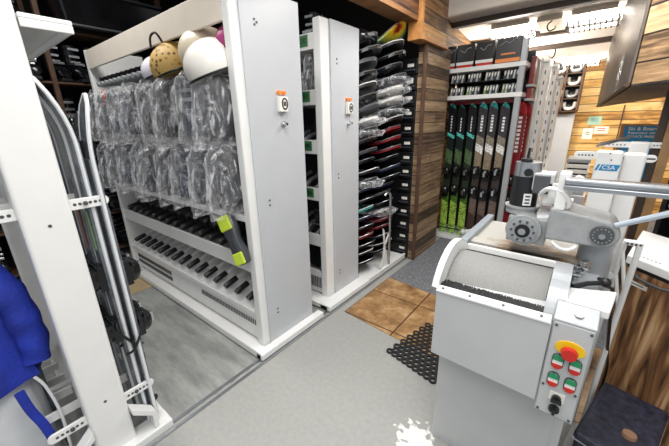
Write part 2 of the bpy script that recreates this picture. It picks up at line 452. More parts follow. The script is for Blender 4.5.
# the track the mobile units roll on
bm = bm_()
for x in (-1.475, -1.43): box(bm, x-.008, x+.008, -2.0, 3.2, 0, .009)
struct('trim_1', bm, STEEL)

struct('wall_left', box(bm_(), -5.0, -4.85, -2.2, 4.0, 0, 3.2), DARKWALL)
struct('wall_alcove', box(bm_(), -4.85, -1.78, 3.85, 3.95, 0, 3.2), DARKWALL)
struct('wall_pier', box(bm_(), -1.42, -1.345, 3.06, 3.70, 0, 2.2), W_PIER, bevel=.004)
bm = bm_(); box(bm, -1.365, -1.333, 3.04, 3.075, 0, 2.2); struct('trim_2', bm, BROWNBAR, bevel=.003)
struct('wall_bulkhead', box(bm_(), -1.42, -1.32, 2.88, 3.46, 2.2, 2.72), W_OVER, bevel=.004)
bm = bm_(); box(bm, -1.43, -1.305, 2.84, 2.885, 2.16, 2.72); box(bm, -1.43, -1.305, 2.885, 3.50, 2.165, 2.2); struct('trim_3', bm, ORWOOD, bevel=.003)
struct('wall_header', box(bm_(), -1.50, -1.34, -.2, 2.84, 2.30, 3.2), W_HEAD)
struct('wall_side', box(bm_(), -1.58, -1.50, 3.70, 6.7, 0, 2.75), W_OVER)
struct('wall_back', box(bm_(), -1.6, 3.0, 6.65, 6.75, 0, 2.75), W_BACK)
struct('ceiling', prism(bm_(), [(2.9, 2.66), (6.7, 2.29), (6.7, 2.40), (2.9, 2.77)], 'x', -1.5, 2.6), CEILM)
struct('ceiling.001', box(bm_(), -5, -1.5, -2.2, 4, 3.2, 3.3), DARKWALL)
def cz(y): return 2.66 - .0974*(y-2.9)
for k, y in enumerate((4.06, 4.82, 5.42)):
    bm = bm_(); box(bm, -1.5, 2.5, y, y+.08, cz(y)-.055, cz(y)+.02); struct('trim_%d' % (4+k), bm, BEAMM)
struct('wall_right', prism(bm_(), [(.62, 3.9), (2.6, 1.9), (2.7, 2.0), (.72, 4.0)], 'z', 0, 2.6), W_BACK)

# overhead planked bulkhead on the right: side lined with shutter slats
A_, B_, C_, D_ = (-.02, 5.6), (.125, 2.82), (.52, 2.42), (.75, 2.95)
def soffz(y): return 1.685 - .022*(y-2.8)
bm = bm_()
lo = [bm.verts.new((x, y, soffz(y))) for x, y in (A_, B_, C_, D_)]
hi = [bm.verts.new((x, y, 2.65 if y < 3.2 else cz(y))) for x, y in (A_, B_, C_, D_)]
for k in range(4): bm.faces.new((lo[k], lo[(k+1) % 4], hi[(k+1) % 4], hi[k]))
bm.faces.new(lo); bm.faces.new(hi)
struct('wall_overhang', bm, W_DIAG)
bm = bm_()
for (x, y) in ((-.02, 5.6),):
    v = [bm.verts.new((px, py, soffz(py)-.012)) for px, py in (A_, B_, C_, D_)]
    w = [bm.verts.new((px, py, soffz(py)-.001)) for px, py in (A_, B_, C_, D_)]
    for k in range(4): bm.faces.new((v[k], v[(k+1) % 4], w[(k+1) % 4], w[k]))
    bm.faces.new(v); bm.faces.new(w)
struct('trim_8', bm, W_SOFF)
# roller shutter along its aisle side
t = thing('roller_shutter', 'grey slatted roller shutter lining the aisle side of the planked overhang', 'shutter', (.06, 4.0, 1.7))
bm = bm_(); nS = 16
for k in range(nS):
    f0 = k/nS; f1 = (k+.8)/nS
    y0 = 2.84 + (5.5-2.84)*f0; y1 = 2.84 + (5.5-2.84)*f1
    x0 = .125-.145*(y0-2.82)/2.78-.004; x1 = .125-.145*(y1-2.82)/2.78-.004
    ym = (y0+y1)/2
    prism(bm, [(x0, y0), (x1, y1), (x1-.016, y1), ((x0+x1)/2-.03, ym), (x0-.016, y0)], 'z', soffz(ym)+.01, min(2.62, cz(ym))-.02)
obj('slat_curtain', bm, mat('shutter_bronze', '#6a625a', .3, .4, var=.15), t, bevel=.003)
bm = bm_(); tube(bm, [(.125-.145*(y-2.82)/2.78-.02, y, soffz(y)) for y in (2.83, 4.2, 5.55)], .014); obj('bottom_rail', bm, BROWNBAR, t)

# ------------------------------------------------------------------ ceiling lights
LOUV = mat('louvre_grey', '#6f6f6c', .5)
def ceiling_light(x0, x1, y0, y1, label):
    ym = (y0+y1)/2
    t = thing('ceiling_light', label, 'light', ((x0+x1)/2, ym, cz(ym)), 'fluorescent ceiling lights')
    sl = lambda y: cz(y)
    bm = bm_(); prism(bm, [(y0, sl(y0)), (y1, sl(y1)), (y1, sl(y1)-.045), (y0, sl(y0)-.045)], 'x', x0+.05, x1-.05); obj('housing', bm, CREAM, t)
    bm = bm_(); prism(bm, [(y0+.03, sl(y0)-.045), (y1-.03, sl(y1)-.045), (y1-.03, sl(y1)-.085), (y0+.03, sl(y0)-.085)], 'x', x0+.03, x1-.03); obj('diffuser', bm, LAMP, t)
    n = 9
    for k in range(n+1):
        x = x0+.03+(x1-x0-.06)*k/n
        bm = bm_(); prism(bm, [(y0+.03, sl(y0)-.086), (y1-.03, sl(y1)-.086), (y1-.03, sl(y1)-.105), (y0+.03, sl(y0)-.105)], 'x', x-.006, x+.006); obj('louvre', bm, LOUV, t)
    bm = bm_(); ym = (y0+y1)/2; prism(bm, [(ym-.012, sl(ym)-.086), (ym+.012, sl(ym)-.086), (ym+.012, sl(ym)-.105), (ym-.012, sl(ym)-.105)], 'x', x0+.03, x1-.03); obj('louvre_rail', bm, LOUV, t)
ceiling_light(-1.20, -.72, 4.36, 4.76, 'louvred fluorescent ceiling light above the rack of upright skis')
ceiling_light(-.45, .01, 4.36, 4.76, 'brightest louvred ceiling light, nearest the planked overhang')
ceiling_light(-.60, -.10, 6.15, 6.5, 'small louvred ceiling light farthest back, above the plank wall')
t = thing('junction_box', 'cream junction box with a dangling black cable between two ceiling lights', 'box', (-.585, 4.56, cz(4.56)))
bm = bm_(); prism(bm, [(4.37, cz(4.37)), (4.75, cz(4.75)), (4.75, cz(4.75)-.05), (4.37, cz(4.37)-.05)], 'x', -.70, -.47); obj('cover', bm, CREAM, t, bevel=.005)
bm = bm_(); tube(bm, smooth_pts([(-.56, 4.40, cz(4.40)-.05), (-.60, 4.42, 2.43), (-.58, 4.44, 2.38), (-.53, 4.46, 2.40), (-.55, 4.6, cz(4.6)-.05)]), .007); obj('cable', bm, BLACK, t, smooth=True)
t = thing('cable_hook', 'thin black cable hook hanging from the ceiling in front of the far light', 'hook', (-.62, 5.6, cz(5.6)))
bm = bm_(); tube(bm, smooth_pts([(-.62, 5.6, cz(5.6)+.01), (-.62, 5.6, 2.30), (-.66, 5.6, 2.27), (-.70, 5.6, 2.31)]), .008); obj('wire', bm, BLACK, t, smooth=True)

# ------------------------------------------------------------------ shared prototypes
def wobble(bm, amp, fr, seed):
    for v in bm.verts:
        p = v.co*fr + Vector((seed*3.1, seed*1.7, seed*.9))
        v.co += Vector((noise.noise(p), noise.noise(p+Vector((9, 0, 0))), noise.noise(p+Vector((0, 9, 0)))))*amp

def ell(cx, cy, z, rx, ry, n=16, p=2.4):
    out = []
    for k in range(n):
        a = 2*PI*k/n; c, s = math.cos(a), math.sin(a)
        out.append(Vector((cx+rx*math.copysign(abs(c)**(2/p), c), cy+ry*math.copysign(abs(s)**(2/p), s), z)))
    return out

def boot_proto(m=BLACKG, name='ski_boot'):
    """toe towards -y, sole at z=0"""
    t = thing(name, 'black ski boot', 'boot')
    rings = []
    for y, w, h in ((-.15, .03, .05), (-.14, .045, .075), (-.10, .05, .095), (-.03, .052, .13), (.05, .05, .16), (.11, .048, .16), (.14, .04, .12)):
        rings.append([Vector((w*math.cos(a), y, .03+max(0, h*(.5+.5*math.sin(a)))-.0)) for a in [2*PI*k/14 for k in range(14)]])
    obj('shell', loft(bm_(), rings), m, t, smooth=True)
    rings = [ell(0, .06+z*.0-.10*(z-.14), z, r, r*1.25) for z, r in ((.13, .055), (.18, .056), (.24, .058), (.30, .06), (.31, .05))]
    obj('cuff', loft(bm_(), rings), m, t, smooth=True)
    bm = bm_(); box(bm, -.036, .036, -.155, .145, 0.004, .03); obj('sole', bm, RUBBER, t, bevel=.006)
    bm = bm_()
    for y, z, rx in ((-.055, .15, .25), (-.005, .17, .2), (.0, .215, 0), (-.01, .27, 0)):
        box(bm, -.05, .03, y-.045, y-.03, z-.012, z+.010)
    obj('buckle', bm, CHROME, t, bevel=.003)
    return t
BOOT = Proto(boot_proto())

def bag_mesh(seed, sx=.088, sy=.185, sz=.40):
    bm = bm_(); rings = []; n = 40; m_ = 22
    for i in range(m_):
        f = i/(m_-1)
        w = sx*(.22+1.0*math.sin(PI*(.07+.80*f))); d = sy*(1.0-.20*f)
        if f > .84: w *= 1-.55*(f-.84)/.16; d *= 1-.30*(f-.84)/.16
        ring = []
        for p in ell(0, 0, 0, w, d, n, 2.6):
            ring.append(Vector((p.x, p.y, -sz*(1-f)-.035*(1-f)*(-p.y/sy))))
        rings.append(ring)
    loft(bm, rings)
    for v in bm.verts:
        c = v.co
        q = Vector((c.x*16+seed*5.3, c.y*15+seed*2.1, c.z*4.5+seed))
        k = (1-abs(noise.noise(q)))**3*.020-.008 + noise.noise(q*2.6+Vector((3, 3, c.z*6)))*.009
        s_ = 1 if c.x > 0 else -1
        v.co.x += s_*k*1.3; v.co.y += (1 if c.y > 0 else -1)*k*.8; v.co.z += noise.noise(q*.8)*.016
    return bm
def bag_proto(seed):
    t = thing('bagged_boot', 'bagged ski boot', 'boot')
    rings = []
    rings = [ell(0, .02, z, r, r2) for z, r, r2 in ((-.355, .048, .14), (-.29, .056, .15), (-.22, .056, .13), (-.16, .054, .10), (-.08, .056, .10), (-.04, .05, .085))]
    obj('boot', loft(bm_(), rings), BOOTDK if seed % 3 else NAVY, t, smooth=True)
    bm = bm_()
    for z in (-.10, -.15, -.21): box(bm, -.052, .04, -.10, -.085, z-.01, z+.01)
    obj('buckle', bm, STEEL, t)
    obj('plastic_bag', bag_mesh(seed), BAG, t)
    return t
BAGS = [Proto(bag_proto(s)) for s in (1, 2, 3, 4)]

def ski_mesh(L_=1.66, w=(.058, .040, .052), th=.014, curl=.06, tip=.16):
    """stands on z=0, top sheet faces -y, tip curls to -y"""
    bm = bm_(); rings = []; n = 40
    for i in range(n+1):
        f = i/n; z = L_*f
        hw = w[2]*(1-f)**2 + 2*w[1]*f*(1-f)*.98 + w[0]*f*f
        if f < .02: hw *= .80
        if f > 1-tip/2:
            s = (f-(1-tip/2))/(tip/2); hw *= math.sqrt(max(.02, 1-s**3))
        y = 0
        if f > 1-tip:
            s = (f-(1-tip))/tip; y = -curl*s*s
        t_ = th*(.6+.8*math.sin(PI*min(1, max(0, f))))
        rings.append([Vector((-hw, y, z)), Vector((hw, y, z)), Vector((hw*.92, y-t_, z)), Vector((-hw*.92, y-t_, z))])
    return loft(bm, rings)

def ski_edge(L_, w, curl, tip, sx, r):
    bm = bm_(); pts = []; n = 40
    for i in range(n+1):
        f = i/n; hw = w[2]*(1-f)**2 + 2*w[1]*f*(1-f)*.98 + w[0]*f*f
        if f > 1-tip/2: hw *= math.sqrt(max(.02, 1-((f-(1-tip/2))/(tip/2))**3))
        y = -curl*((f-(1-tip))/tip)**2 if f > 1-tip else 0
        pts.append((sx*hw, y-.005, L_*f))
    return tube(bm, pts, r, 6)

def binding_parts(root, zt=.86, zh=.60, mm=BLACKG, s=1.):
    for nm, z0 in (('toe_piece', zt), ('heel_piece', zh)):
        bm = bm_()
        box(bm, -.036*s, .036*s, -.045, -.012, z0-.06, z0+.06)
        ball(bm, (0, -.055, z0+(.02 if nm == 'toe_piece' else -.02)), .045*s, .035, .055)
        box(bm, -.05*s, .05*s, -.06, -.03, z0+.035, z0+.06) if nm == 'toe_piece' else box(bm, -.022, .022, -.10, -.05, z0-.05, z0+.02)
        o = obj(nm, bm, mm, root, bevel=.004)
        bm = bm_(); box(bm, -.012, .012, -.094 if nm == 'toe_piece' else -.104, -.08, z0-.012, z0+.03); obj('release_lever', bm, CHROME, o)
    bm = bm_(); box(bm, -.03*s, .03*s, -.028, -.012, zh, zt); obj('brake_plate', bm, BLACK, root)

# ------------------------------------------------------------------ mobile ski rack in the left foreground
t = thing('ski_rack', 'white mobile ski rack with a wide end post in the left foreground', 'rack', (-1.55, .2, 0))
bm = bm_(); box(bm, -1.60, -1.50, .122, .272, .02, 2.16); obj('end_post', bm, WHITE, t, bevel=.012, seg=3)
bm = bm_(); box(bm, -2.32, -2.24, .122, .272, .02, 1.83); obj('rear_post', bm, WHITE, t, bevel=.012)
bm = bm_()
for y0_, y1_ in ((.275, .416), (-.03, .119)): box(bm, -1.61, -1.50, y0_, y1_, 1.838, 1.853); box(bm, -1.512, -1.50, y0_, y1_, 1.812, 1.838)
box(bm, -2.33, -1.61, -.03, .416, 1.838, 1.853)
box(bm, -2.33, -2.315, -.03, .416, 1.815, 1.838); box(bm, -2.315, -1.512, .402, .416, 1.815, 1.838); box(bm, -2.315, -1.512, -.03, -.016, 1.815, 1.838)
obj('canopy', bm, WHITE, t, bevel=.003)
def finger(bm, x, y0, y1, z, th=.012, h=.042):
    s = 1 if y1 > y0 else -1; r = h/2
    poly = [(y0, z-r), (y1-s*r, z-r)] + [(y1-s*r+s*r*math.sin(a), z-r*math.cos(a)) for a in [PI*k/8 for k in range(1, 8)]] + [(y1-s*r, z+r), (y0, z+r)]
    prism(bm, poly, 'x', x-th/2, x+th/2)
for z in (1.215, .275):
    for k, x in enumerate((-1.525, -1.66, -1.79, -1.92, -2.05, -2.18)):
        for y0, y1 in ((.262, .402), (.13, -.01)):
            bm = bm_(); finger(bm, x, y0, y1, z)
            o = obj('ski_arm', bm, WHITE, t, bevel=.002)
            if k == 0:
                bm = bm_()
                for j in range(6):
                    yy = y0+(y1-y0)*(.18+.12*j); cyl(bm, (x+.0055, yy, z), (x+.0068, yy, z), .006, seg=10)
                cyl(bm, (x+.0055, y0+(y1-y0)*.42, z), (x+.014, y0+(y1-y0)*.42, z), .009, seg=6)
                obj('hole_row', bm, DKGREY, o)
    bm = bm_(); box(bm, -2.25, -1.60, .18, .21, z-.03, z+.03); obj('arm_rail', bm, GREYM, t)
bm = bm_(); box(bm, -1.56, -1.455, -.05, .425, .0, .045); box(bm, -2.30, -2.2, -.05, .425, 0, .045); box(bm, -2.2, -1.56, .40, .425, .0, .04); box(bm, -2.2, -1.56, -.05, -.025, .0, .04)
obj('base_frame', bm, WHITE, t, bevel=.004)
for s_, y in ((1, .272), (-1, .122)):
    bm = bm_(); prism(bm, [(y, .20), (y, .235), (y+s_*.095, .145), (y+s_*.095, .045), (y+s_*.075, .045), (y+s_*.075, .13)], 'x', -1.525, -1.465); obj('gusset', bm, WHITE, t, bevel=.003)
bm = bm_()
for z in (1.157, .33): cyl(bm, (-1.5005, .197, z), (-1.498, .197, z), .006, seg=10)
obj('screw', bm, DKGREY, t)

SIL = mat('ski_sidewall_silver', '#c3c7cb', .22, .6, var=.08)
EDGE = mat('bright_edge', '#e4e7ea', .25, .15, var=.04)
SKIGR = mat('ski_grey_top', '#5b6066', .25, var=.5, scale=18)
SKIDK = mat('ski_dark_top', '#2c3136', .25, var=.5, scale=20)
rs = [(-1.585, .352, 0, SIL, 1.70, 'silver-edged ski nearest the end post of the left foreground rack', .07),
      (-1.66, .340, 0, SIL, 1.72, 'second silver ski behind the end post, tip curling left', .09),
      (-1.735, .352, 0, SKIDK, 1.70, 'dark ski third behind the end post in the left rack', .08),
      (-1.82, .340, 0, SIL, 1.73, 'fourth ski in the left rack, silver with a high curved tip', .09),
      (-1.90, .352, 0, SKIDK, 1.72, 'dark ski farthest left of those leaning behind the end post', .08),
      (-1.56, .374, PI, SIL, 1.62, 'ski in the left rack whose tip curls right, its binding towards the boot cabinet', .03),
      (-1.70, .374, PI, SKIDK, 1.56, 'dark ski turned to the aisle with a large black binding near the floor', .03)]
for x, y, rz, m_, L_, lb, cu_ in rs:
    o = thing('ski', lb, 'ski', (x, y, .05), 'skis standing in the left foreground rack')
    o.rotation_euler = (0, 0, rz)
    sk = obj('ski_body', ski_mesh(L_-.05, (.05, .036, .046), .016, cu_*1.3, .17), SKIDK if m_ is SKIDK else SKIGR); sk.parent = o
    for sx in (-1, 1):
        e2 = obj('steel_edge', ski_edge(L_-.05, (.05, .036, .046), cu_*1.3, .17, sx, (.0075 if m_ is SIL else .004)), EDGE, smooth=True); e2.parent = o
    bm = bm_(); box(bm, -.038, .038, .0, .006, .04, L_*.82); e_ = obj('base_edge', bm, STEEL); e_.parent = o
    n0 = len(C.objects)
    for nm, z0 in (('toe_piece', .82), ('heel_piece', .55)):
        bm = bm_(); box(bm, -.032, .032, -.05, -.018, z0-.06, z0+.06); ball(bm, (0, -.06, z0), .036, .034, .055)
        box(bm, -.045, .045, -.075, -.05, z0+.03, z0+.05)
        p_ = obj(nm, bm, BLACKG, bevel=.004); p_.parent = o
        bm = bm_(); box(bm, -.01, .01, -.10, -.085, z0-.02, z0+.03); q_ = obj('release_lever', bm, CHROME); q_.parent = p_
    bm = bm_()
    for sx in (-1, 1): tube(bm, smooth_pts([(sx*.036, -.03, .60), (sx*.055, -.03, .55), (sx*.058, .02, .46), (sx*.04, .05, .44)]), .006)
    p_ = obj('brake', bm, BLACK, smooth=True); p_.parent = o
    bm = bm_()
    box(bm, -.018, .018, -.0265, -.0225, .95, 1.12)
    p_ = obj('top_graphic', bm, mat('graphic_%d' % len(C.objects), random.choice(['#8fa7b4', '#8a5a4a', '#7f9a76', '#c9cdd0']), .3)); p_.parent = o
for k, x in enumerate((-1.74, -1.90)):
    o = thing('ski', 'dark ski with black binding left of the foreground end post, %s the jacket' % ('just above' if k == 0 else 'behind'), 'ski', (x, .055, .05), 'skis on the far side of the foreground rack')
    p_ = obj('ski_body', ski_mesh(1.5, (.05, .036, .046), .016, .05), SKIDK); p_.parent = o
    for nm, z0 in (('toe_piece', 1.12), ('heel_piece', .86)):
        bm = bm_(); box(bm, -.032, .032, -.05, -.018, z0-.06, z0+.06); ball(bm, (0, -.06, z0), .04, .034, .055); p_ = obj(nm, bm, BLACKG, bevel=.004); p_.parent = o
# chrome ski poles beside the skis
for k, (x, y) in enumerate(((-1.585, .40), (-1.66, .405))):
    o = thing('ski_pole', 'slim silver ski pole %s in the left rack, on the aisle side' % ('nearest the arm tip' if k == 0 else 'behind the nearer one'), 'ski pole', (x, y, .05), 'ski poles in the left rack')
    bm = bm_(); tube(bm, [(0, 0, .0), (-.01, -.004, 1.28)], [.006, .009]); p_ = obj('shaft', bm, CHROME, smooth=True); p_.parent = o
    bm = bm_(); tube(bm, [(-.01, -.004, 1.27), (-.012, -.01, 1.33), (-.012, -.02, 1.40)], [.014, .017, .02]); p_ = obj('grip', bm, BLACK, smooth=True); p_.parent = o
    bm = bm_(); cyl(bm, (0, 0, .07), (0, 0, .08), .02); p_ = obj('basket', bm, BLACK); p_.parent = o

# jacket and trousers hung at the left edge
t = thing('jacket', 'royal blue jacket hanging at the left edge beside the ski rack', 'jacket', (-1.72, -.1, .5))
bm = bm_(); rings = []
for i, (z, rx, ry) in enumerate(((.505, .10, .165), (.55, .105, .16), (.65, .10, .145), (.78, .095, .14), (.90, .09, .135), (.99, .08, .12), (1.06, .06, .09), (1.10, .04, .05))):
    ring = []
    for k in range(40):
        a = 2*PI*k/40; fold = 1+.07*math.sin(a*7+z*3)+.03*math.sin(a*13+2)
        ring.append(Vector((-1.72+rx*math.cos(a)*fold, -.105+ry*math.sin(a)*fold, z)))
    rings.append(ring)
loft(bm, rings); wobble(bm, .016, 9, 3); obj('body', bm, JACKET, t, smooth=True)
bm = bm_(); P = smooth_pts([(-1.70, -.01, .99), (-1.67, .03, .92), (-1.655, .055, .80), (-1.65, .06, .68), (-1.66, .05, .585)])
tube(bm, P, [.056-.014*i/len(P)+.003*math.sin(i*1.1) for i in range(len(P))], 24); wobble(bm, .008, 14, 5); obj('sleeve', bm, JACKET, t, smooth=True)
bm = bm_(); tube(bm, smooth_pts([(-1.72, -.105, 1.09), (-1.72, -.105, 1.16), (-1.72, -.07, 1.2), (-1.72, -.04, 1.20), (-1.72, -.03, 1.19)]), .006); obj('hook', bm, STEEL, t, smooth=True)
bm = bm_(); tube(bm, smooth_pts([(-1.612, -.03, .50), (-1.61, -.02, .40), (-1.605, .0, .30), (-1.60, .01, .20)]), .016, 8)
for v in bm.verts: v.co.x = -1.607+(v.co.x+1.607)*.35
obj('waist_strap', bm, JACKET, t, smooth=True)
bm = bm_(); tube(bm, [(-1.612, -.14+.02*math.sin(z*3), z) for z in (.53, .65, .8, .95)], .005, 6); obj('zip', bm, NAVY, t)
t = thing('trousers', 'pale grey trousers hanging below the blue jacket at the left edge', 'trousers', (-1.75, -.1, 0))
bm = bm_(); rings = []
for z, rx, ry in ((.0, .06, .12), (.04, .075, .14), (.2, .08, .15), (.36, .082, .148), (.47, .08, .14), (.50, .07, .13)):
    rings.append([Vector((-1.74+rx*math.cos(a)*(1+.08*math.sin(a*9+z*5)), -.115+ry*math.sin(a)*(1+.05*math.sin(a*9)), z)) for a in [2*PI*k/40 for k in range(40)]])
loft(bm, rings); wobble(bm, .014, 8, 8); obj('legs', bm, PALECLOTH, t, smooth=True)
bm = bm_(); P = smooth_pts([(-1.655, .02, .52), (-1.645, .045, .45), (-1.64, .06, .3), (-1.645, .055, .12), (-1.65, .05, .02)])
tube(bm, P, .006, 8); obj('brace_strap', bm, WHITE, t, smooth=True)

# ------------------------------------------------------------------ boot drying cabinet (mobile unit)
CX0, CX1, CY0, CY1 = -3.72, -1.50, 1.075, 1.555
def end_panel(bm, x0, x1, y0, y1, z1): box(bm, x0, x1, y0, y1, .03, z1)
t = thing('drying_cabinet', 'long white boot drying cabinet on floor rails, left of centre', 'cabinet', (-2.6, 1.3, 0))
BC = t
bm = bm_(); box(bm, -1.575, -1.512, CY0, CY1, .035, 2.17); o = obj('end_panel', bm, WHITE, t, bevel=.01, seg=3)
bm = bm_(); box(bm, -1.512, -1.50, CY0+.055, CY1, .035, 2.17); obj('cover_plate', bm, PANEL, o, bevel=.003)
bm = bm_(); box(bm, -3.76, -3.71, CY0, CY1, .035, 2.16); obj('end_panel', bm, WHITE, t, bevel=.006)
bm = bm_(); box(bm, -3.71, -1.575, CY0, CY0+.02, 2.0, 2.15); obj('top_beam', bm, CREAM, t, bevel=.003)
bm = bm_(); box(bm, -3.71, -1.575, CY1-.02, CY1, .06, 2.1); obj('back_sheet', bm, DKGREY, t)
bm = bm_(); box(bm, -3.78, -1.455, 1.0, 1.075, .012, .05); box(bm, -3.78, -1.455, 1.0, 1.012, .05, .062); box(bm, -1.50, -1.44, 1.0, 1.62, .012, .055); box(bm, -3.78, -1.5, 1.075, 1.56, .012, .035)
obj('base_flange', bm, WHITE, t, bevel=.004)
bm = bm_(); box(bm, -3.71, -1.575, 1.10, 1.12, .05, .275); box(bm, -3.71, -1.575, 1.085, 1.12, .245, .28); pl = obj('plinth', bm, WHITE, t, bevel=.003)
for xa, xb in ((-2.32, -1.60), (-3.62, -2.85)):
    bm = bm_(); n = int((xb-xa)/.02)
    for k in range(n):
        x = xa+(xb-xa)*k/n; box(bm, x, x+.009, 1.0965, 1.101, .16, .20)
        if xa < -3: box(bm, x, x+.012, 1.0965, 1.101, .10, .14)
    g = obj('vent_grille', bm, DKGREY, pl)
# boot trays with warm-air nozzles
for nm, z, y1_ in (('lower_tray', .29, 1.5), ('middle_tray', .60, 1.5)):
    bm = bm_()
    prism(bm, [(1.10, z), (1.52, z+.14), (1.52, z+.12), (1.10, z-.02)], 'x', -3.71, -1.575)
    if nm == 'middle_tray': box(bm, -3.71, -1.575, 1.085, 1.10, z-.02, z+.085)
    tr = obj(nm, bm, WHITE, t, bevel=.002)
    for k in range(15):
        x = -3.60+.138*k
        bm = bm_(); tube(bm, [(x, 1.19, z+.085), (x, 1.30, z+.115), (x, 1.50, z+.165)], .018, 10); box(bm, x-.008, x+.008, 1.2, 1.5, z+.03, z+.10)
        nz_ = obj('nozzle', bm, WHITE if z < .5 else BLACK, tr, smooth=True)
        kk = 1. if z < .5 else 1.35
        bm = bm_(); tube(bm, [(x, 1.095, z+.058), (x, 1.11, z+.065), (x, 1.20, z+.092)] if z < .5 else [(x, 1.105, z+.10), (x, 1.12, z+.105), (x, 1.26, z+.13)], [.019*kk, .022*kk, .022*kk], 10); obj('nozzle_cap', bm, BLACK, nz_, smooth=True)
for nm, z in (('upper_shelf', .955), ('top_shelf', 1.385)):
    yf = 1.09 if nm == 'upper_shelf' else 1.27
    bm = bm_(); box(bm, -3.71, -1.575, yf, 1.53, z-.02, z); box(bm, -3.71, -1.575, yf-.01, yf, z-.03, z+.004); obj(nm, bm, WHITE, t, bevel=.002)
# nozzles along the open top
bm = bm_(); box(bm, -3.71, -1.575, 1.44, 1.53, 1.80, 1.83); tr = obj('air_duct', bm, GREYM, t, bevel=.003)
for k in range(13):
    x = -3.62+.10*k
    bm = bm_(); tube(bm, [(x, 1.085, 1.865), (x, 1.25, 1.88), (x, 1.44, 1.82)], .020, 10); nz_ = obj('nozzle', bm, GREYM, tr, smooth=True)
    bm = bm_(); tube(bm, [(x+.05, 1.10, 1.90), (x+.05, 1.30, 1.93), (x+.05, 1.36, 1.96)], [.02, .026, .02], 10); obj('nozzle_cap', bm, BLACK, nz_, smooth=True)
# controls on the end panel
def controls(t, x, yc, zc, M=True):
    bm = bm_(); box(bm, x, x+.028, yc-.035, yc+.03, zc-.045, zc+.04); bx = obj('control_box', bm, SHELL, t, bevel=.004)
    bm = bm_()
    for k in range(20):
        a0 = 2*PI*k/20; a1 = 2*PI*(k+1)/20
        prism(bm, [(yc+.002+.024*math.cos(a), zc+.034*math.sin(a)) for a in (a0, a1)] + [(yc+.002+.016*math.cos(a), zc+.026*math.sin(a)) for a in (a1, a0)], 'x', x+.028, x+.030)
    for dy in (-.006, .006): box(bm, x+.028, x+.030, yc+.002+dy-.004, yc+.002+dy+.004, zc-.012, zc+.012)
    obj('dial_mark', bm, INK, bx)
    for dy in (-.022, .016):
        bm = bm_(); cyl(bm, (x, yc+dy, zc+.062), (x+.02, yc+dy, zc+.062), .013, .010); obj('pilot_lamp', bm, ORANGE, t)
    bm = bm_(); cyl(bm, (x, yc, zc-.115), (x+.014, yc, zc-.115), .018, .016); cyl(bm, (x+.014, yc, zc-.115), (x+.04, yc, zc-.115), .011, .009); obj('lock_knob', bm, CHROME, t, smooth=True)
controls(t, -1.50, 1.372, 1.607)
bm = bm_()
for y, z in ((1.22, 2.02), (1.22, 1.995), (1.22, 1.045), (1.22, 1.015), (1.21, .28), (1.21, .25), (1.235, 2.008)): cyl(bm, (-1.5, y, z), (-1.497, y, z), .006, seg=10)
obj('screw', bm, DKGREY, t)

# bagged boots in two rows
k = 0
for row, z, n in (('upper', 1.80, 8), ('lower', 1.375, 9)):
    for i in range(n):
        x = -3.57 + (3.57-1.69)*i/(n-1)
        BAGS[k % 4]((x, 1.115+random.uniform(-.02, .02), z+random.uniform(-.012, .012)-.0), (random.uniform(-.05, .05), random.uniform(-.04, .04), random.uniform(-.25, .25)),
            'bagged ski boot, %s from the left in the %s row of the drying cabinet' % (ORD[i], row), 'bagged boots in the drying cabinet',
            scale=(1.0 if n == 8 else .92, 1.0, 1.03))
        k += 1
# dark inner boots on the middle tray
def liner_proto():
    t = thing('boot_liner', 'black boot liner', 'boot liner')
    bm = bm_(); P = smooth_pts([(0, -.10, .03), (0, -.05, .045), (0, .03, .06), (0, .07, .10), (0, .075, .20)])
    tube(bm, P, [.028+.022*min(1, i/8) for i in range(len(P))], 12); obj('liner_body', bm, BLACK, t, smooth=True)
    bm = bm_(); tube(bm, [(0, .02, .10), (0, .015, .16), (0, .02, .22)], .03, 8); obj('tongue', bm, GRAPH, t, smooth=True)
    return t
LINER = Proto(liner_proto())
for i in range(13):
    LINER((-3.53+.138*i, 1.30, .725), (0, 0, 0), scale=1.25, label='black boot liner on the middle tray of the drying cabinet, %s from the left' % ORD[i], group='boot liners on the middle tray')
# helmets along the top
def helmet(name, label, loc, r, m, rot=(0, 0, 0), sx=1., strap=True):
    o = thing(name, label, 'helmet', loc); o.rotation_euler = rot
    bm = bm_(); rings = []
    for i in range(13):
        a = PI/2*i/12*1.18; rr = r*math.sin(max(a, .02)); z = r*.95*math.cos(a)
        rings.append(ell(0, 0, z, rr*sx, rr*1.18, 24, 2.1))
    loft(bm, rings, cap=True); s_ = obj('shell', bm, m, smooth=True); s_.parent = o
    bm = bm_(); tube(bm, [p for p in ell(0, 0, -.24*r, r*.98*sx, r*1.15, 24, 2.1)] , .007, 6); s_ = obj('rim', bm, BLACK, smooth=True); s_.parent = o
    if strap:
        bm = bm_(); tube(bm, smooth_pts([(-r*.3, -r*.6, r*.9), (-r*.15, -r*.5, r*1.25), (r*.2, -r*.5, r*1.3), (r*.35, -r*.55, r*.9)]), .007, 6); s_ = obj('strap', bm, BLACK, smooth=True); s_.parent = o
    return o
HG = 'helmets on top of the drying cabinet'
for a in (('lilac-white helmet at the left end of the helmets on the cabinet', (-2.52, 1.16, 1.87), .11, LILAC, False),
          ('tan patterned helmet with a dark loop strap on top of the drying cabinet', (-2.24, 1.15, 1.87), .15, LEOP, True),
          ('cream helmet between the tan patterned and the large white ones', (-1.94, 1.19, 1.92), .145, SHELLC, False),
          ('large glossy white helmet nearest the cabinet end panel', (-1.735, 1.11, 1.805), .155, SHELL, False),
          ('magenta helmet half hidden behind the large white one', (-1.64, 1.19, 1.935), .095, PURPLE, False)):
    h_ = helmet('helmet', a[0], a[1], a[2], a[3], (.25, -.25, .3), 1., a[4]); h_['group'] = HG
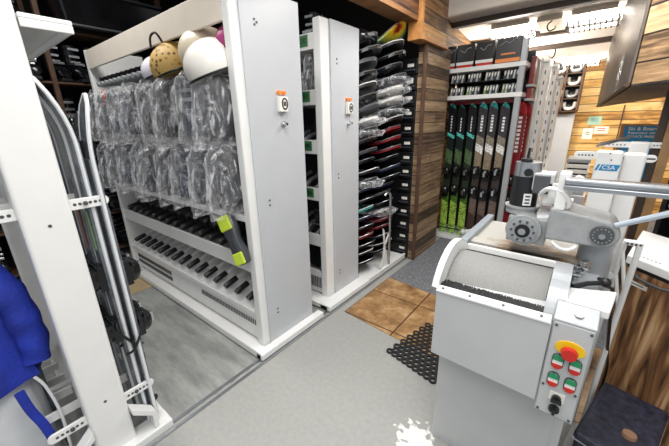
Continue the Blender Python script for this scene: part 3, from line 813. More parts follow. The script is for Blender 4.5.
bm = bm_(); box(bm, -.03, .03, -.006, .006, -.08, .05); o = obj('red_tag', bm, RED, bevel=.004); o.location = (-3.44, 1.06, 1.76); tag(o, 'small red tag hanging at the far end of the upper boot row', 'tag')
# shoe with lime pads hooked over the middle tray
t = thing('shoe', 'dark shoe with lime green toe and heel pads hooked on the drying cabinet tray', 'shoe', (-1.69, 1.02, .8))
Msh = T((-1.63, 1.03, .815)) @ Matrix.Rotation(math.radians(-28), 4, 'Y') @ Matrix.Rotation(math.radians(25), 4, 'Z')
bm = bm_(); rings = []
for z, rx, ry in ((-.15, .022, .014), (-.14, .036, .024), (-.08, .042, .03), (.0, .034, .03), (.07, .044, .032), (.13, .042, .028), (.15, .026, .016)):
    rings.append([Msh @ p for p in ell(0, 0, z*1.1, rx*1.25, ry*1.2, 16, 2.5)])
obj('upper', loft(bm, rings), GRAPH, t, smooth=True)
for nm, z0, z1, w in (('toe_pad', .06, .145, .036), ('heel_pad', -.145, -.075, .032)):
    bm = bm_(); box(bm, -w*1.15, w*1.15, -.048, -.03, z0*1.1, z1*1.1, Msh); obj(nm, bm, LIME, t, bevel=.008)

# ------------------------------------------------------------------ second mobile unit
t = thing('storage_cabinet', 'narrow white mobile cabinet with numbered green shelf labels, centre', 'cabinet', (-2.6, 2.05, 0))
Y0, Y1 = 1.83, 2.265
bm = bm_(); box(bm, -1.63, -1.562, Y0-.012, Y0+.08, .02, 2.172); box(bm, -1.63, -1.565, Y0+.08, Y1, .02, 2.172); o = obj('end_panel', bm, WHITE, t, bevel=.008, seg=3)
bm = bm_(); box(bm, -1.564, -1.55, Y0+.085, Y1, .02, 2.172); obj('cover_plate', bm, PANEL, o, bevel=.003)
bm = bm_(); box(bm, -3.72, -3.67, Y0, Y1, .02, 2.16); obj('end_panel', bm, WHITE, t, bevel=.006)
bm = bm_(); box(bm, -3.67, -1.63, Y1-.02, Y1, .05, 2.14); obj('back_sheet', bm, DKGREY, t)
bm = bm_(); box(bm, -3.75, -1.47, 1.70, Y0, .012, .05); box(bm, -1.55, -1.44, 1.70, 2.30, .012, .055); box(bm, -3.75, -1.55, Y0, Y1, .012, .03); obj('base_flange', bm, WHITE, t, bevel=.004)
lips = [(2.045, '220'), (1.68, '181'), (1.325, '1080'), (.955, '186'), (.56, None)]
for z, tx in lips:
    bm = bm_(); box(bm, -3.67, -1.632, Y0, Y1-.03, z-.06, z-.045); box(bm, -3.67, -1.632, Y0-.004, Y0+.012, z-.06, z+.045); sh = obj('shelf', bm, WHITE, t, bevel=.002)
    if tx:
        bm = bm_(); box(bm, -1.79, -1.685, Y0-.007, Y0-.004, z-.036, z+.036); obj('green_label', bm, LCD, sh)
        text(tx, .052 if len(tx) < 4 else .040, INK, sh, 'number', T((-1.738, Y0-.0078, z)) @ FACE_Y)
    for k in range(8):
        x = -1.74-.14*k
        bm = bm_(); tube(bm, [(x, Y0+.03, z-.01), (x-.02, Y0+.2, z+.06), (x-.02, Y0+.36, z+.10)], .018, 8); nz_ = obj('nozzle', bm, GREYM, sh, smooth=True)
        bm = bm_(); tube(bm, [(x+.003, Y0+.015, z-.016), (x-.004, Y0+.07, z+.008)], .022, 8); obj('nozzle_cap', bm, BLACK, nz_, smooth=True)
bm = bm_(); box(bm, -3.67, -1.632, Y0+.01, Y0+.03, .05, .26); pl = obj('plinth', bm, WHITE, t)
bm = bm_()
for k in range(8): box(bm, -1.80+.02*k, -1.791+.02*k, Y0+.004, Y0+.012, .10, .20)
obj('vent_grille', bm, DKGREY, pl)
controls(t, -1.55, 2.115, 1.60)
bm = bm_()
for y, z in ((1.98, 1.93), (1.98, 1.90), (1.98, 1.10), (1.98, 1.07), (1.98, .25), (1.98, .22)): cyl(bm, (-1.55, y, z), (-1.547, y, z), .006, seg=10)
obj('screw', bm, DKGREY, t)
BOOT((-1.80, 2.02, 2.0), (0, 0, .2), 'dark boot on the top shelf of the centre cabinet behind the label', None, .9)
BOOT((-1.80, 2.04, .50), (0, 0, .2), 'boot on the lowest shelf of the centre cabinet', None, .95)
BAGS[1]((-1.735, 1.93, 1.99), (0, 0, 0), 'dark boot in plastic hanging between the white end panels below the top label', 'boots in the centre cabinet', scale=(.62, .5, .85))

# ------------------------------------------------------------------ snowboard rack (third mobile unit)
t = thing('snowboard_rack', 'white based mobile rack holding two stacks of snowboards beside the planked pier', 'rack', (-2.3, 2.7, 0))
bm = bm_(); box(bm, -3.6, -1.44, 2.30, 3.04, .012, .05); box(bm, -1.463, -1.435, 2.30, 3.04, .05, .068); obj('base_flange', bm, WHITE, t, bevel=.004)
NL = 23; LZ = [.125+.0885*i for i in range(NL)]
for x in (-1.95, -2.75):
    bm = bm_(); box(bm, x-.02, x+.02, 2.593, 2.622, .05, 2.13); obj('upright', bm, BLACK, t)
    for z in LZ:
        bm = bm_(); box(bm, x-.012, x+.012, 2.29, 2.95, z-.010, z); obj('board_arm', bm, BLACK, t)
bm = bm_(); tube(bm, smooth_pts([(-1.452, 2.56, .82), (-1.452, 2.60, .845), (-1.452, 2.645, .835), (-1.452, 2.67, .78), (-1.452, 2.675, .5), (-1.452, 2.68, .06)], 8), .014, 10); obj('chrome_hoop', bm, CHROME, t, smooth=True)
bm = bm_(); prism(bm, [(2.545, .50), (2.575, .47), (2.60, .30), (2.635, .18), (2.66, .05), (2.56, .05), (2.50, .10), (2.56, .16), (2.575, .32)], 'x', -1.458, -1.450); prism(bm, [(2.60, .34), (2.66, .42), (2.67, .40), (2.61, .30)], 'x', -1.458, -1.450)
obj('white_bracket', bm, WHITE, t, bevel=.002)

def board_mesh(L_=1.45, w=.155, th=.026, curl=.062):
    bm = bm_(); rings = []; n = 36
    for i in range(n+1):
        f = i/n; x = -L_*f
        d = min(f, 1-f)*L_
        hw = w*(1-.14*math.sin(PI*f))
        R_ = .20
        if d < R_:
            s = (R_-d)/R_; hw *= math.sqrt(max(.015, 1-s**2.3))
        z = curl*max(0, (R_+.04-d)/(R_+.04))**1.8
        rings.append([Vector((x, -hw, z)), Vector((x, hw, z)), Vector((x, hw*.98, z+th)), Vector((x, -hw*.98, z+th))])
    return loft(bm, rings)
def board_edge(L_=1.45, w=.155, curl=.062):
    bm = bm_(); n = 36; pts = []
    for sgn in (1, -1):
        seq = range(0, 18) if sgn == -1 else range(17, -1, -1)
        for i in seq:
            f = i/n; d = f*L_; hw = w*(1-.14*math.sin(PI*f)); R_ = .20
            if d < R_: hw *= math.sqrt(max(.015, 1-((R_-d)/R_)**2.3))
            z = curl*max(0, (R_+.04-d)/(R_+.04))**1.8
            pts.append((-L_*f+.001, -sgn*hw, z+.024))
    return tube(bm, pts, .004, 6)
def sleeve_mesh(seed):
    bm = bm_(); rings = []
    for i in range(16):
        f = i/15; x = .05-.5*f
        hw = .175*(1-.35*max(0, 1-f*4)**2); hz = .040*(1-.5*max(0, 1-f*5))
        rings.append([Vector((x, p.x, .035*max(0, 1-f*2)+p.y+.01)) for p in [Vector((hw*math.cos(a), hz*math.sin(a))) for a in [2*PI*k/22 for k in range(22)]]])
    loft(bm, rings)
    for v in bm.verts:
        q = v.co*12+Vector((seed*4, seed, 2)); v.co += Vector((noise.noise(q), noise.noise(q+Vector((5, 5, 0))), noise.noise(q+Vector((0, 5, 5)))*.9))*.028
    return bm
def board_proto(m, em=STEEL, bag=0, cu=.07):
    t = thing('snowboard', 'snowboard', 'snowboard')
    obj('deck', board_mesh(curl=cu), m, t); obj('edge', board_edge(curl=cu), em, t, smooth=True)
    if bag: obj('plastic_sleeve', sleeve_mesh(bag), BAG2, t)
    return t
BD = {'black': board_proto(BLACKG), 'graphite grey': board_proto(GRAPH), 'dark red': board_proto(DARKRED), 'navy': board_proto(NAVY),
      'plastic-wrapped white': board_proto(SHELL, STEEL, 3), 'plastic-wrapped dark': board_proto(GRAPH, STEEL, 5), 'white-edged black': board_proto(BLACK, WHITE), 'pale teal': board_proto(TEAL, WHITE), 'sunflower-painted': board_proto(FLOWER, STEEL, 0, .15)}
BD['sunflower-painted']['label'] = 'sunflower'
BD = {k_: Proto(v_) for k_, v_ in BD.items()}
B_, G_, R_, N_, PW, PD, WB, TL = 'black', 'graphite grey', 'dark red', 'navy', 'plastic-wrapped white', 'plastic-wrapped dark', 'white-edged black', 'pale teal'
stackA = [G_, B_, G_, B_, WB, B_, G_, PW, PD, B_, G_, B_, WB, PD, N_, B_, TL, N_, B_, R_, B_, WB, B_]
stackB = [WB, B_, B_, PD, PW, PW, PD, WB, R_, R_, R_, B_, N_, B_, N_, G_, B_, PW, R_, R_, B_, WB, B_]
for nm, st, yc, x0 in (('left', stackA, 2.43, -1.475), ('right', stackB, 2.785, -1.425)):
    for i, kd in enumerate(st):
        z = LZ[NL-1-i]
        if z < .85: x0_ = -1.49
        else: x0_ = x0
        yo = .0 if z > .9 else -.012
        BD[kd]((x0_+random.uniform(-.035, .01), yc+random.uniform(-.014, .014)+yo, z+.001), (random.uniform(-.015, .015), 0, random.uniform(-.02, .02)),
               '%s snowboard, %s from the top of the %s stack on the snowboard rack' % (kd, ORD[i], nm), 'snowboards in the %s stack' % nm)
BD['sunflower-painted']((-1.44, 2.80, LZ[-1]+.07), (0, -.0, 0), 'snowboard painted with a yellow flower, lying on top of the right stack')
bm = bm_(); box(bm, -3.4, -1.75, 2.30, 2.98, LZ[-1]+.085, LZ[-1]+.095)
bm.free()
t = thing('dark_helmet', 'dark round helmet on top of the left snowboard stack, behind the centre cabinet', 'helmet', (-1.62, 2.36, LZ[-1]+.05))
bm = bm_(); ball(bm, (-1.62, 2.36, LZ[-1]+.06), .10, .12, .075); obj('shell', bm, BLACKG, t, smooth=True)
bm = bm_(); tube(bm, [(-1.53, 2.30, LZ[-1]+.05), (-1.515, 2.36, LZ[-1]+.055), (-1.53, 2.44, LZ[-1]+.05)], .012); obj('rim', bm, GRAPH, t, smooth=True)

# black parts drawers against the pier
for i in range(14):
    z = .10+.145*i
    t = thing('parts_drawer', 'black drawer with a white label holder beside the planked pier, %s from the floor' % ORD[i], 'drawer', (-1.6, 3.2, z), 'black parts drawers')
    bm = bm_(); box(bm, -1.85, -1.43, 3.07, 3.5, z-.065 if i else .0, z+.073); obj('drawer_body', bm, BLACK, t, bevel=.006)
    bm = bm_(); box(bm, -1.53, -1.465, 3.064, 3.07, z+.0, z+.028); obj('label_holder', bm, SHELL, t, bevel=.002)
    bm = bm_(); box(bm, -1.56, -1.45, 3.05, 3.07, z-.035, z-.02); obj('pull', bm, GRAPH, t, bevel=.003)

# ------------------------------------------------------------------ dark boot shelving far left
t = thing('boot_shelving', 'tall dark shelving full of boots behind the drying cabinet, brown uprights', 'shelving', (-4.45, 1.6, 0))
for y in (-.25, .915, 2.05, 3.2):
    bm = bm_(); box(bm, -4.27, -4.21, y-.02, y+.02, 0, 3.15); obj('upright', bm, BROWNBAR, t, bevel=.003)
    bm = bm_(); box(bm, -4.78, -4.74, y-.02, y+.02, 0, 3.15); obj('upright', bm, BROWNBAR, t)
SZ = [.12, .55, .98, 1.42, 1.93, 2.40]
for z in SZ:
    bm = bm_(); box(bm, -4.80, -4.22, -.3, 3.3, z-.02, z); obj('shelf', bm, BROWNBAR, t, bevel=.003)
names = ['lowest', 'second lowest', 'third', 'fourth', 'fifth', 'top']
for j, z in enumerate(SZ[:5]):
    ys = [.14+.172*i for i in range(9)] if j < 4 else [.14+.168*i for i in range(17)]
    for i, y in enumerate(ys):
        BOOT((-4.37+random.uniform(-.02, .02), y, z+.001), (0, 0, PI/2+random.uniform(-.25, .25)), 'dark ski boot on the %s dark shelf, far left, %s from left' % (names[j], ORD[i]),
             'boots on the dark shelving', (1.25, 1.15, 1.2))
for i, y in enumerate((.20, .38, .56, .74)):
    BOOT((-4.37, y, SZ[5]+.001), (0, 0, PI/2+random.uniform(-.25, .25)), 'dark ski boot on the top dark shelf at the far left, %s from the left' % ORD[i], 'boots on the dark shelving', (1.25, 1.15, 1.2))
for i, (y0, y1) in enumerate(((1.05, 1.98), (2.12, 3.12))):
    t = thing('plastic_crate', 'glossy black lidded crate on the top dark shelf, %s' % ('left one with a pale rim' if i == 0 else 'right one without a rim'), 'crate', (-4.4, (y0+y1)/2, SZ[5]), 'black crates on the top shelf')
    bm = bm_(); rings = []
    for z, g in ((.0, .03), (.30, .0), (.33, .0)): rings.append([Vector((x, y, SZ[5]+.002+z)) for x, y in ((-4.72+g, y0+g), (-4.02-g, y0+g), (-4.02-g, y1-g), (-4.72+g, y1-g))])
    obj('tub', loft(bm, rings), BLACKG, t, bevel=.02)
    bm = bm_(); box(bm, -4.73, -4.01, y0-.005, y1+.005, SZ[5]+.325, SZ[5]+.345); obj('lid', bm, GRAPH, t, bevel=.006)
    if i == 0:
        bm = bm_(); box(bm, -4.02, -4.0, y0-.005, y1+.005, SZ[5]+.015, SZ[5]+.03); box(bm, -4.7, -4.0, y0-.012, y0-.002, SZ[5]+.015, SZ[5]+.03); obj('pale_rim', bm, STEEL, t)

# ------------------------------------------------------------------ display rack with skis at the back
t = thing('ski_display_rack', 'white and grey display rack of upright skis beside the pier at the back', 'rack', (-1.07, 4.15, 0))
bm = bm_(); box(bm, -.725, -.668, 3.93, 3.985, .0, 2.25); obj('post', bm, GREYM, t, bevel=.006)
bm = bm_(); box(bm, -1.49, -1.45, 3.93, 3.985, .0, 2.05); obj('post', bm, GREYM, t, bevel=.006)
bm = bm_(); box(bm, -1.49, -.66, 3.93, 4.40, .006, .055); obj('base', bm, WHITE, t, bevel=.004)
bm = bm_(); box(bm, -1.49, -.66, 4.38, 4.40, .05, 2.2); obj('back_panel', bm, BLACK, t)
for z in (2.045, 1.755):
    bm = bm_(); box(bm, -1.49, -.66, 3.92, 4.38, z-.045, z); obj('shelf', bm, WHITE, t, bevel=.003)
bm = bm_(); box(bm, -1.45, -.725, 3.95, 4.37, 1.888, 1.894); obj('shelf', bm, BLACK, t)
bm = bm_(); box(bm, -1.45, -.725, 4.045, 4.06, 1.66, 1.70); obj('tip_rail', bm, DARKRED, t)
bm = bm_(); tube(bm, [(-1.47, 3.915, .16), (-.7, 3.915, .16)], .008); obj('ski_stop_bar', bm, BLACK, t)
bm = bm_(); cyl(bm, (-1.10, 3.915, .14), (-.86, 3.915, .20), .03)
for k in range(6): ball(bm, (-1.08+.04*k, 3.905, .145+.01*k), .024, .03, .036)
obj('white_roller', bm, WHITE, t, smooth=True)
# boxed goods
for i, (x0, x1, st) in enumerate(((-1.49, -1.385, RED), (-1.372, -1.185, RED), (-1.165, -.985, RED), (-.965, -.73, ORANGE))):
    t = thing('goods_box', 'black box with %s stripe, %s from left atop the display rack' % ('orange' if i == 3 else 'white and red', ORD[i]), 'box', ((x0+x1)/2, 4.1, 2.046), 'boxes on top of the display rack')
    bm = bm_(); box(bm, x0, x1, 3.955, 4.33, 2.046, 2.28); obj('carton', bm, BLACK, t, bevel=.003)
    bm = bm_(); box(bm, x0+.002, x1-.002, 3.950, 3.955, 2.075 if i < 3 else 2.055, 2.105 if i < 3 else 2.09); obj('stripe', bm, WHITE if i < 3 else ORANGE, t)
    bm = bm_(); box(bm, x0+.01, x1-.01, 3.950, 3.955, 2.05, 2.072) if i < 3 else box(bm, x0+.05, x1-.05, 3.950, 3.955, 2.125, 2.14); obj('stripe', bm, st, t)
    bm = bm_(); xm = (x0+x1)/2
    tube(bm, smooth_pts([(xm-.05, 3.952, 2.225), (xm-.01, 3.952, 2.20), (xm+.02, 3.952, 2.235), (xm+.06, 3.952, 2.24)] if i < 3 else [(xm-.08, 3.952, 2.215), (xm-.03, 3.952, 2.25), (xm, 3.952, 2.23), (xm+.05, 3.952, 2.26), (xm+.09, 3.952, 2.25)]), .004, 5); obj('emblem', bm, GREYM, t)
# small packs, two rows of four bunches
def pack_proto(m):
    t = thing('small_pack', 'pack', 'pack')
    bm = bm_(); box(bm, -.011, .011, -.03, .03, 0, .092); obj('card', bm, m, t, bevel=.003)
    bm = bm_(); ball(bm, (0, -.03, .06), .010, .012, .024, 10, 6); obj('blister', bm, SHELL, t, smooth=True)
    return t
PK = [Proto(pack_proto(GREYM)), Proto(pack_proto(GRAPH)), Proto(pack_proto(mat('pack_green', '#7f9a5a', .4)))]
for r_, z in (('upper', 1.895), ('lower', 1.757)):
    for g in range(4):
        for k in range(5):
            kind = 2 if (r_ == 'lower' and g > 0 and k == 0) else (k+g) % 2
            PK[kind]((-1.415+.185*g+.029*k, 4.02, z), (0, .10, 0), '%s pack, %s in the %s bunch, %s row of the display rack' % (['grey', 'dark', 'green'][kind], ORD[k], ORD[g], r_), 'packs in the %s row' % r_)
# skis on display
SG = bands('green_ski', [(0, '#9cc860'), (.10, '#a3c652'), (.42, '#55802f'), (.56, '#2e3a2a'), (.80, '#2a3229'), (.92, '#56704a'), (1.08, '#1c2826'), (1.235, '#5fd0c0'), (1.275, '#15191c'), (1.58, '#2f7f78')], .3, .75)
SB = bands('brown_ski', [(0, '#4a3630'), (.30, '#75645a'), (.50, '#2e2826'), (.62, '#3f3733'), (.85, '#8f7f6a'), (1.06, '#efeee8'), (1.145, '#8d8474'), (1.24, '#39353a'), (1.56, '#2b8a86'), (1.61, '#dfe9e6')], .3, .5)
SR = bands('red_ski', [(0, '#8e1622'), (.4, '#2a1516'), (.7, '#84151f'), (1.55, '#a8242c')], .3, .4)
xs = [-1.385, -1.272, -1.152, -1.038, -.93, -.812]; zb = [.058]*6; zt = [1.683, 1.656, 1.672, 1.676, 1.681, 1.665]
for i in range(6):
    g = i < 3
    o = thing('ski', '%s upright on the display rack, %s from the pier' % ('black ski with a bright green tail' if g else 'brown-grey ski with a white diagonal band', ORD[i]), 'ski', (xs[i], 4.035, zb[i]), 'skis on the display rack')
    p_ = obj('ski_body', ski_mesh(zt[i]-zb[i], (.050, .036, .046), .014, .05), SG if g else SB); p_.parent = o
    for nm, z0 in (('toe_piece', .80), ('heel_piece', .56)):
        z0 += .03*(i % 2)
        bm = bm_(); box(bm, -.034, .034, -.045, -.012, z0-.07, z0+.07); ball(bm, (0, -.055, z0+.02), .044, .036, .05); box(bm, -.05, .05, -.055, -.03, z0+.03, z0+.055)
        q_ = obj(nm, bm, BLACKG, bevel=.004); q_.parent = o
        bm = bm_(); box(bm, -.011, .011, -.10, -.085, z0-.01, z0+.045); w_ = obj('release_lever', bm, CHROME); w_.parent = q_
    bm = bm_()
    for k in range(8): box(bm, -.006 if g else -.013, .006 if g else .013, -.0215, -.0205, 1.30+.033*k, 1.322+.033*k)
    q_ = obj('lettering', bm, WHITE); q_.parent = o
for i, (x, y) in enumerate(((-.672, 4.16), (-.648, 4.29))):
    o = thing('ski', 'red ski standing right of the display rack post, %s one' % ('front' if i == 0 else 'rear'), 'ski', (x, y, .006), 'red skis beside the display rack')
    p_ = obj('ski_body', ski_mesh(1.66, (.056, .042, .052), .014, .05), SR); p_.parent = o
    bm = bm_()
    for k in range(9): box(bm, -.018, .018, -.0215, -.0205, 1.12+.045*k, 1.148+.045*k)
    q_ = obj('lettering', bm, WHITE); q_.parent = o
    for nm, z0 in (('toe_piece', .80), ('heel_piece', .56)):
        bm = bm_(); box(bm, -.034, .034, -.045, -.012, z0-.07, z0+.07); ball(bm, (0, -.055, z0), .04, .036, .05); q_ = obj(nm, bm, BLACKG, bevel=.004); q_.parent = o
t = thing('side_shelf', 'narrow grey shelf bay right of the display rack post', 'shelf', (-.6, 4.35, 0))
for z in (2.0-.16, 1.70):
    bm = bm_(); box(bm, -.668, -.60, 4.14, 4.40, z-.025, z); obj('shelf', bm, GREYM, t)
bm = bm_(); box(bm, -.668, -.60, 4.38, 4.40, .006, 2.1); obj('back_panel', bm, GREYM, t)
for i, z in enumerate((1.842, 1.702)):
    bm = bm_(); box(bm, -.66, -.615, 4.17, 4.36, z, z+(.27 if i == 0 else .11)); o = obj('red_carton', bm, DARKRED, bevel=.004)
    tag(o, '%s dark red carton in the narrow bay beside the display rack' % ('upper, taller' if i == 0 else 'lower, shorter'), 'box', 'red cartons beside the display rack')
# white storage uprights beyond
for i, (x, y, w, h) in enumerate(((-.715, 4.62, .045, 2.14), (-.655, 4.72, .05, 2.16), (-.60, 4.86, .075, 2.17), (-.525, 5.02, .05, 2.12), (-.47, 5.2, .045, 2.0))):
    t = thing('storage_upright', 'tall white slotted storage upright beyond the display rack, %s from the left' % ORD[i], 'upright', (x, y, .006), 'white uprights beyond the display rack')
    bm = bm_(); box(bm, x-w/2, x+w/2, y, y+.25, .006, h); o = obj('profile', bm, WHITE, t, bevel=.005)
    bm = bm_()
    for k in range(14): box(bm, x-.006, x+.006, y-.002, y+.001, .5+.115*k, .545+.115*k)
    obj('slot_row', bm, DKGREY, o)
    bm = bm_(); cyl(bm, (x, y-.03, h-.04), (x, y, h-.04), .012, seg=10); box(bm, x-.03, x+.03, y-.04, y-.028, h-.05, h-.03); obj('hook', bm, GREYM, t)
# bin rack with boots on the back wall
t = thing('pigeonhole_rack', 'dark pigeonhole rack high on the back wall with two columns of boots', 'rack', (-.5, 6.45, 1.6))
bm = bm_()
for x in (-.70, -.495, -.29): box(bm, x-.012, x+.012, 6.3, 6.64, 1.58, 2.33)
obj('divider', bm, BROWNBAR, t)
bm = bm_()
for z in (1.59, 1.77, 1.95, 2.13): box(bm, -.69, -.30, 6.3, 6.64, z-.012, z)
obj('shelf', bm, BROWNBAR, t)
bm = bm_(); box(bm, -.69, -.30, 6.62, 6.64, 1.6, 2.32); obj('back_panel', bm, BLACK, t)
for c_ in range(2):
    for r_ in range(4):
        kx = -.60+.205*c_
        o = thing('step_in_boot', 'curved boot in the %s column of the back pigeonholes, %s from the bottom' % (('left', 'right')[c_], ORD[r_]), 'boot', (kx, 6.42, 1.591+.18*r_), 'boots in the back pigeonholes')
        bm = bm_(); tube(bm, smooth_pts([(-.07, 0, .12), (-.06, -.03, .05), (0, -.05, .03), (.06, -.03, .05), (.07, 0, .12)]), .026, 10); p_ = obj('shell', bm, SHELL if (c_+r_) % 2 else GREYM, smooth=True); p_.parent = o
        bm = bm_(); ball(bm, (0, .02, .07), .055, .06, .055); p_ = obj('inner', bm, BLACK, smooth=True); p_.parent = o
bm = bm_(); box(bm, -.66, -.30, 6.5, 6.56, .006, 1.55); o = obj('wall_panel', bm, PANEL, bevel=.006); tag(o, 'pale grey upright panel leaning below the back pigeonholes', 'panel')
bm = bm_(); box(bm, -.70, -.60, 6.36, 6.46, .006, 1.5); o = obj('fabric_roll', bm, NAVY, bevel=.03); tag(o, 'dark navy roll standing below the back pigeonholes', 'roll')
# notices and poster on the back wall
for i, (x0, x1, z0, z1, m_, lb) in enumerate(((-.125, .045, 1.37, 1.50, PAPERG, 'pale green notice pinned highest on the back plank wall'), (-.02, .155, 1.235, 1.345, PAPER, 'white notice with faint red print, lower right on the back wall'), (-.16, -.03, 1.15, 1.32, PAPER, 'white notice with a dark line, lower left on the back wall'))):
    bm = bm_(); box(bm, x0, x1, 6.642, 6.651, z0, z1); o = obj('paper_notice', bm, m_); tag(o, lb, 'notice', 'notices on the back wall')
    bm = bm_()
    for k in range(2): box(bm, x0+.04, x1-.04, 6.640, 6.642, (z0+z1)/2-.012+.03*k, (z0+z1)/2-.002+.03*k)
    obj('print', bm, BLUE if i == 0 else RED if i == 1 else INK, o)
bm = bm_(); box(bm, .27, .285, 6.632, 6.649, .4, 1.65); struct('trim_9', bm, BROWNBAR)

t = thing('poster', 'blue service poster with white lettering on a board behind the white ski posts', 'poster', (.40, 4.4, .75))
PX0, PX1, PZ0, PZ1, PY = .225, .50, .88, 1.40, 4.4
bm = bm_(); box(bm, PX0, PX1, PY, PY+.01, PZ0, PZ1); obj('sheet', bm, BLUE, t)
for s_, sz, z in (('Ski & Board', .046, 1.372), ('Reparatur und', .036, 1.335), ('SERVICE PREISE', .032, 1.298)):
    text(s_, sz, PAPER, t, 'lettering', T(((PX0+PX1)/2, PY-.002, z)) @ FACE_Y)
bm = bm_()
for k in range(6):
    for j in range(5): box(bm, PX0+.03+.04*j, PX0+.055+.04*j, PY-.002, PY, PZ0+.03+.045*k, PZ0+.055+.045*k)
obj('price_grid', bm, mat('poster_grid', '#8fc2e0', .5), t)
bm = bm_(); box(bm, PX0+.01, PX1-.09, PY-.002, PY, 1.19, 1.235); obj('picture_strip', bm, mat('poster_pale', '#9fc8dc', .5), t)
bm = bm_(); box(bm, PX0-.03, PX1+.05, PY+.01, PY+.03, .006, PZ1+.02); obj('backing_board', bm, ORWOOD, t)

# ------------------------------------------------------------------ CSA ski posts
def csa_post(label, x0, x1, y, az, ax0, ax1, htop, mark):
    t = thing('ski_post', label, 'ski post', ((x0+x1)/2, y+.05, .006), 'white ski posts behind the grinder')
    bm = bm_(); box(bm, x0, x1, y, y+.09, .006, htop); obj('post', bm, WHITE, t, bevel=.010)
    bm = bm_()
    for xa, xb in ((x0+.005, ax0), (x1-.005, ax1)):
        s = 1 if xb > xa else -1; r = .019
        poly = [(xa, az-r), (xb-s*r, az-r)] + [(xb-s*r+s*r*math.sin(a), az-r*math.cos(a)) for a in [PI*k/8 for k in range(1, 8)]] + [(xb-s*r, az+r), (xa, az+r)]
        bm = bm_(); prism(bm, poly, 'y', y+.012, y+.026); o = obj('ski_arm', bm, WHITE, t, bevel=.002)
        bm = bm_()
        for j in range(5):
            xx = xa+(xb-xa)*(.22+.14*j); cyl(bm, (xx, y+.010, az), (xx, y+.0125, az), .0045, seg=8)
        obj('hole_row', bm, DKGREY, o)
    if mark:
        xm = (x0+x1)/2; zm = htop-.085
        bm = bm_(); prism(bm, [(x0+.020, zm-.016), (x1-.012, zm-.016), (x1-.002, zm+.016), (x0+.030, zm+.016)], 'y', y-.002, y+.001); prism(bm, [(x0+.004, zm-.016), (x0+.014, zm-.016), (x0+.024, zm+.016), (x0+.014, zm+.016)], 'y', y-.002, y+.001); obj('blue_band', bm, BLUE, t)
        text('CSA', .030, WHITE, t, 'lettering', T((xm+.006, y-.003, zm)) @ FACE_Y)
        bm = bm_(); cyl(bm, (xm+.01, y-.002, htop-.045), (xm+.01, y+.001, htop-.045), .004, seg=8); cyl(bm, (xm, y-.002, htop-.012), (xm, y+.001, htop-.012), .004, seg=8); obj('screw', bm, DKGREY, t)
    return t
csa_post('white ski post with the blue CSA band behind the grinder', .028, .135, 2.2, 1.30, -.07, .06, 1.325, True)
csa_post('plain white ski post just right of the one with the CSA band', .143, .232, 2.28, 1.285, .12, .272, 1.31, False)
csa_post('rear white ski post whose arms show between the other two posts', .20, .30, 2.95, 1.31, .06, .40, 1.33, False)
for k in range(2):
    bm = bm_(); tube(bm, [(.02+.01*k, 2.10+.04*k, 1.355+.012*k), (.15+.02*k, 2.5, 1.375+.012*k)], .006); o = obj('steel_rod', bm, STEEL, smooth=True); tag(o, 'dark steel rod lying across the tops of the white ski posts, %s' % ('lower' if k == 0 else 'upper'), 'rod', 'rods on the ski posts')
# stack of pale trays behind
for k in range(7):
    z = .62+.062*k; x0 = -.20-.004*(k % 2); x1 = .02
    bm = bm_(); box(bm, x0, x1, 4.6, 5.0, z, z+.045); o = obj('flat_tray', bm, SHELL if k % 3 else GREYM, bevel=.006)
    tag(o, 'pale flat tray, %s from the bottom of the stack left of the white ski posts' % ORD[k], 'tray', 'stack of pale trays')
    if k:
        bm = bm_(); box(bm, x0+.02, x1-.02, 4.62, 4.98, z-.0175, z-.0005); obj('foot', bm, BLACK, o)
bm = bm_(); box(bm, -.24, .04, 4.55, 5.05, .006, .62); o = obj('low_cupboard', bm, PANEL, bevel=.006); tag(o, 'low pale cupboard carrying the stack of flat trays', 'cupboard')

# ------------------------------------------------------------------ belt grinder
t = thing('belt_grinder', 'light grey ski belt grinder with a wide drum and feed arm, right foreground', 'machine', (-.15, 1.45, 0)); GR = t
bm = bm_(); box(bm, -.375, .10, 1.20, 1.80, .0, .60); o = obj('base_cabinet', bm, HOOD, t, bevel=.004)
bm = bm_(); box(bm, -.36, .07, 1.196, 1.20, .035, .54); obj('cabinet_door', bm, HOOD, o, bevel=.003)
# hood
bm = bm_()
lo = [bm.verts.new(p) for p in ((-.375, 1.082, .578), (0, 1.056, .590), (0, 1.22, .590), (-.375, 1.22, .578))]
hi = [bm.verts.new(p) for p in ((-.372, 1.078, .872), (0, 1.053, .895), (0, 1.22, .90), (-.372, 1.22, .88))]
for k in range(4): bm.faces.new((lo[k], lo[(k+1) % 4], hi[(k+1) % 4], hi[k]))
bm.faces.new(lo); bm.faces.new(hi); obj('hood', bm, HOOD, t, bevel=.004)
bm = bm_()
v = [bm.verts.new(p) for p in ((-.372, 1.074, .876), (-.004, 1.050, .899), (-.004, 1.082, .908), (-.372, 1.104, .885))]
w = [bm.verts.new(p-Vector((0, 0, .006))) for p in [x.co.copy() for x in v]]
for k in range(4): bm.faces.new((v[k], v[(k+1) % 4], w[(k+1) % 4], w[k]))
bm.faces.new(v); bm.faces.new(w); fl_ = obj('brush_clamp', bm, WHITE, t)
bm = bm_()
for f in (.06, .33, .63, .93): cyl(bm, (-.372+.368*f, 1.089-.023*f, .879+.023*f), (-.372+.368*f, 1.088-.023*f, .884+.023*f), .005, seg=10)
obj('screw', bm, DKGREY, fl_)
bm = bm_()
for k in range(150):
    f = k/150; x = -.362+.355*f
    cyl(bm, (x, 1.10-.02*f, .880+.020*f), (x+random.uniform(-.002, .002), 1.142-.02*f+random.uniform(0, .006), .892+.014*f+random.uniform(-.002, .002)), .0024, .002, 5)
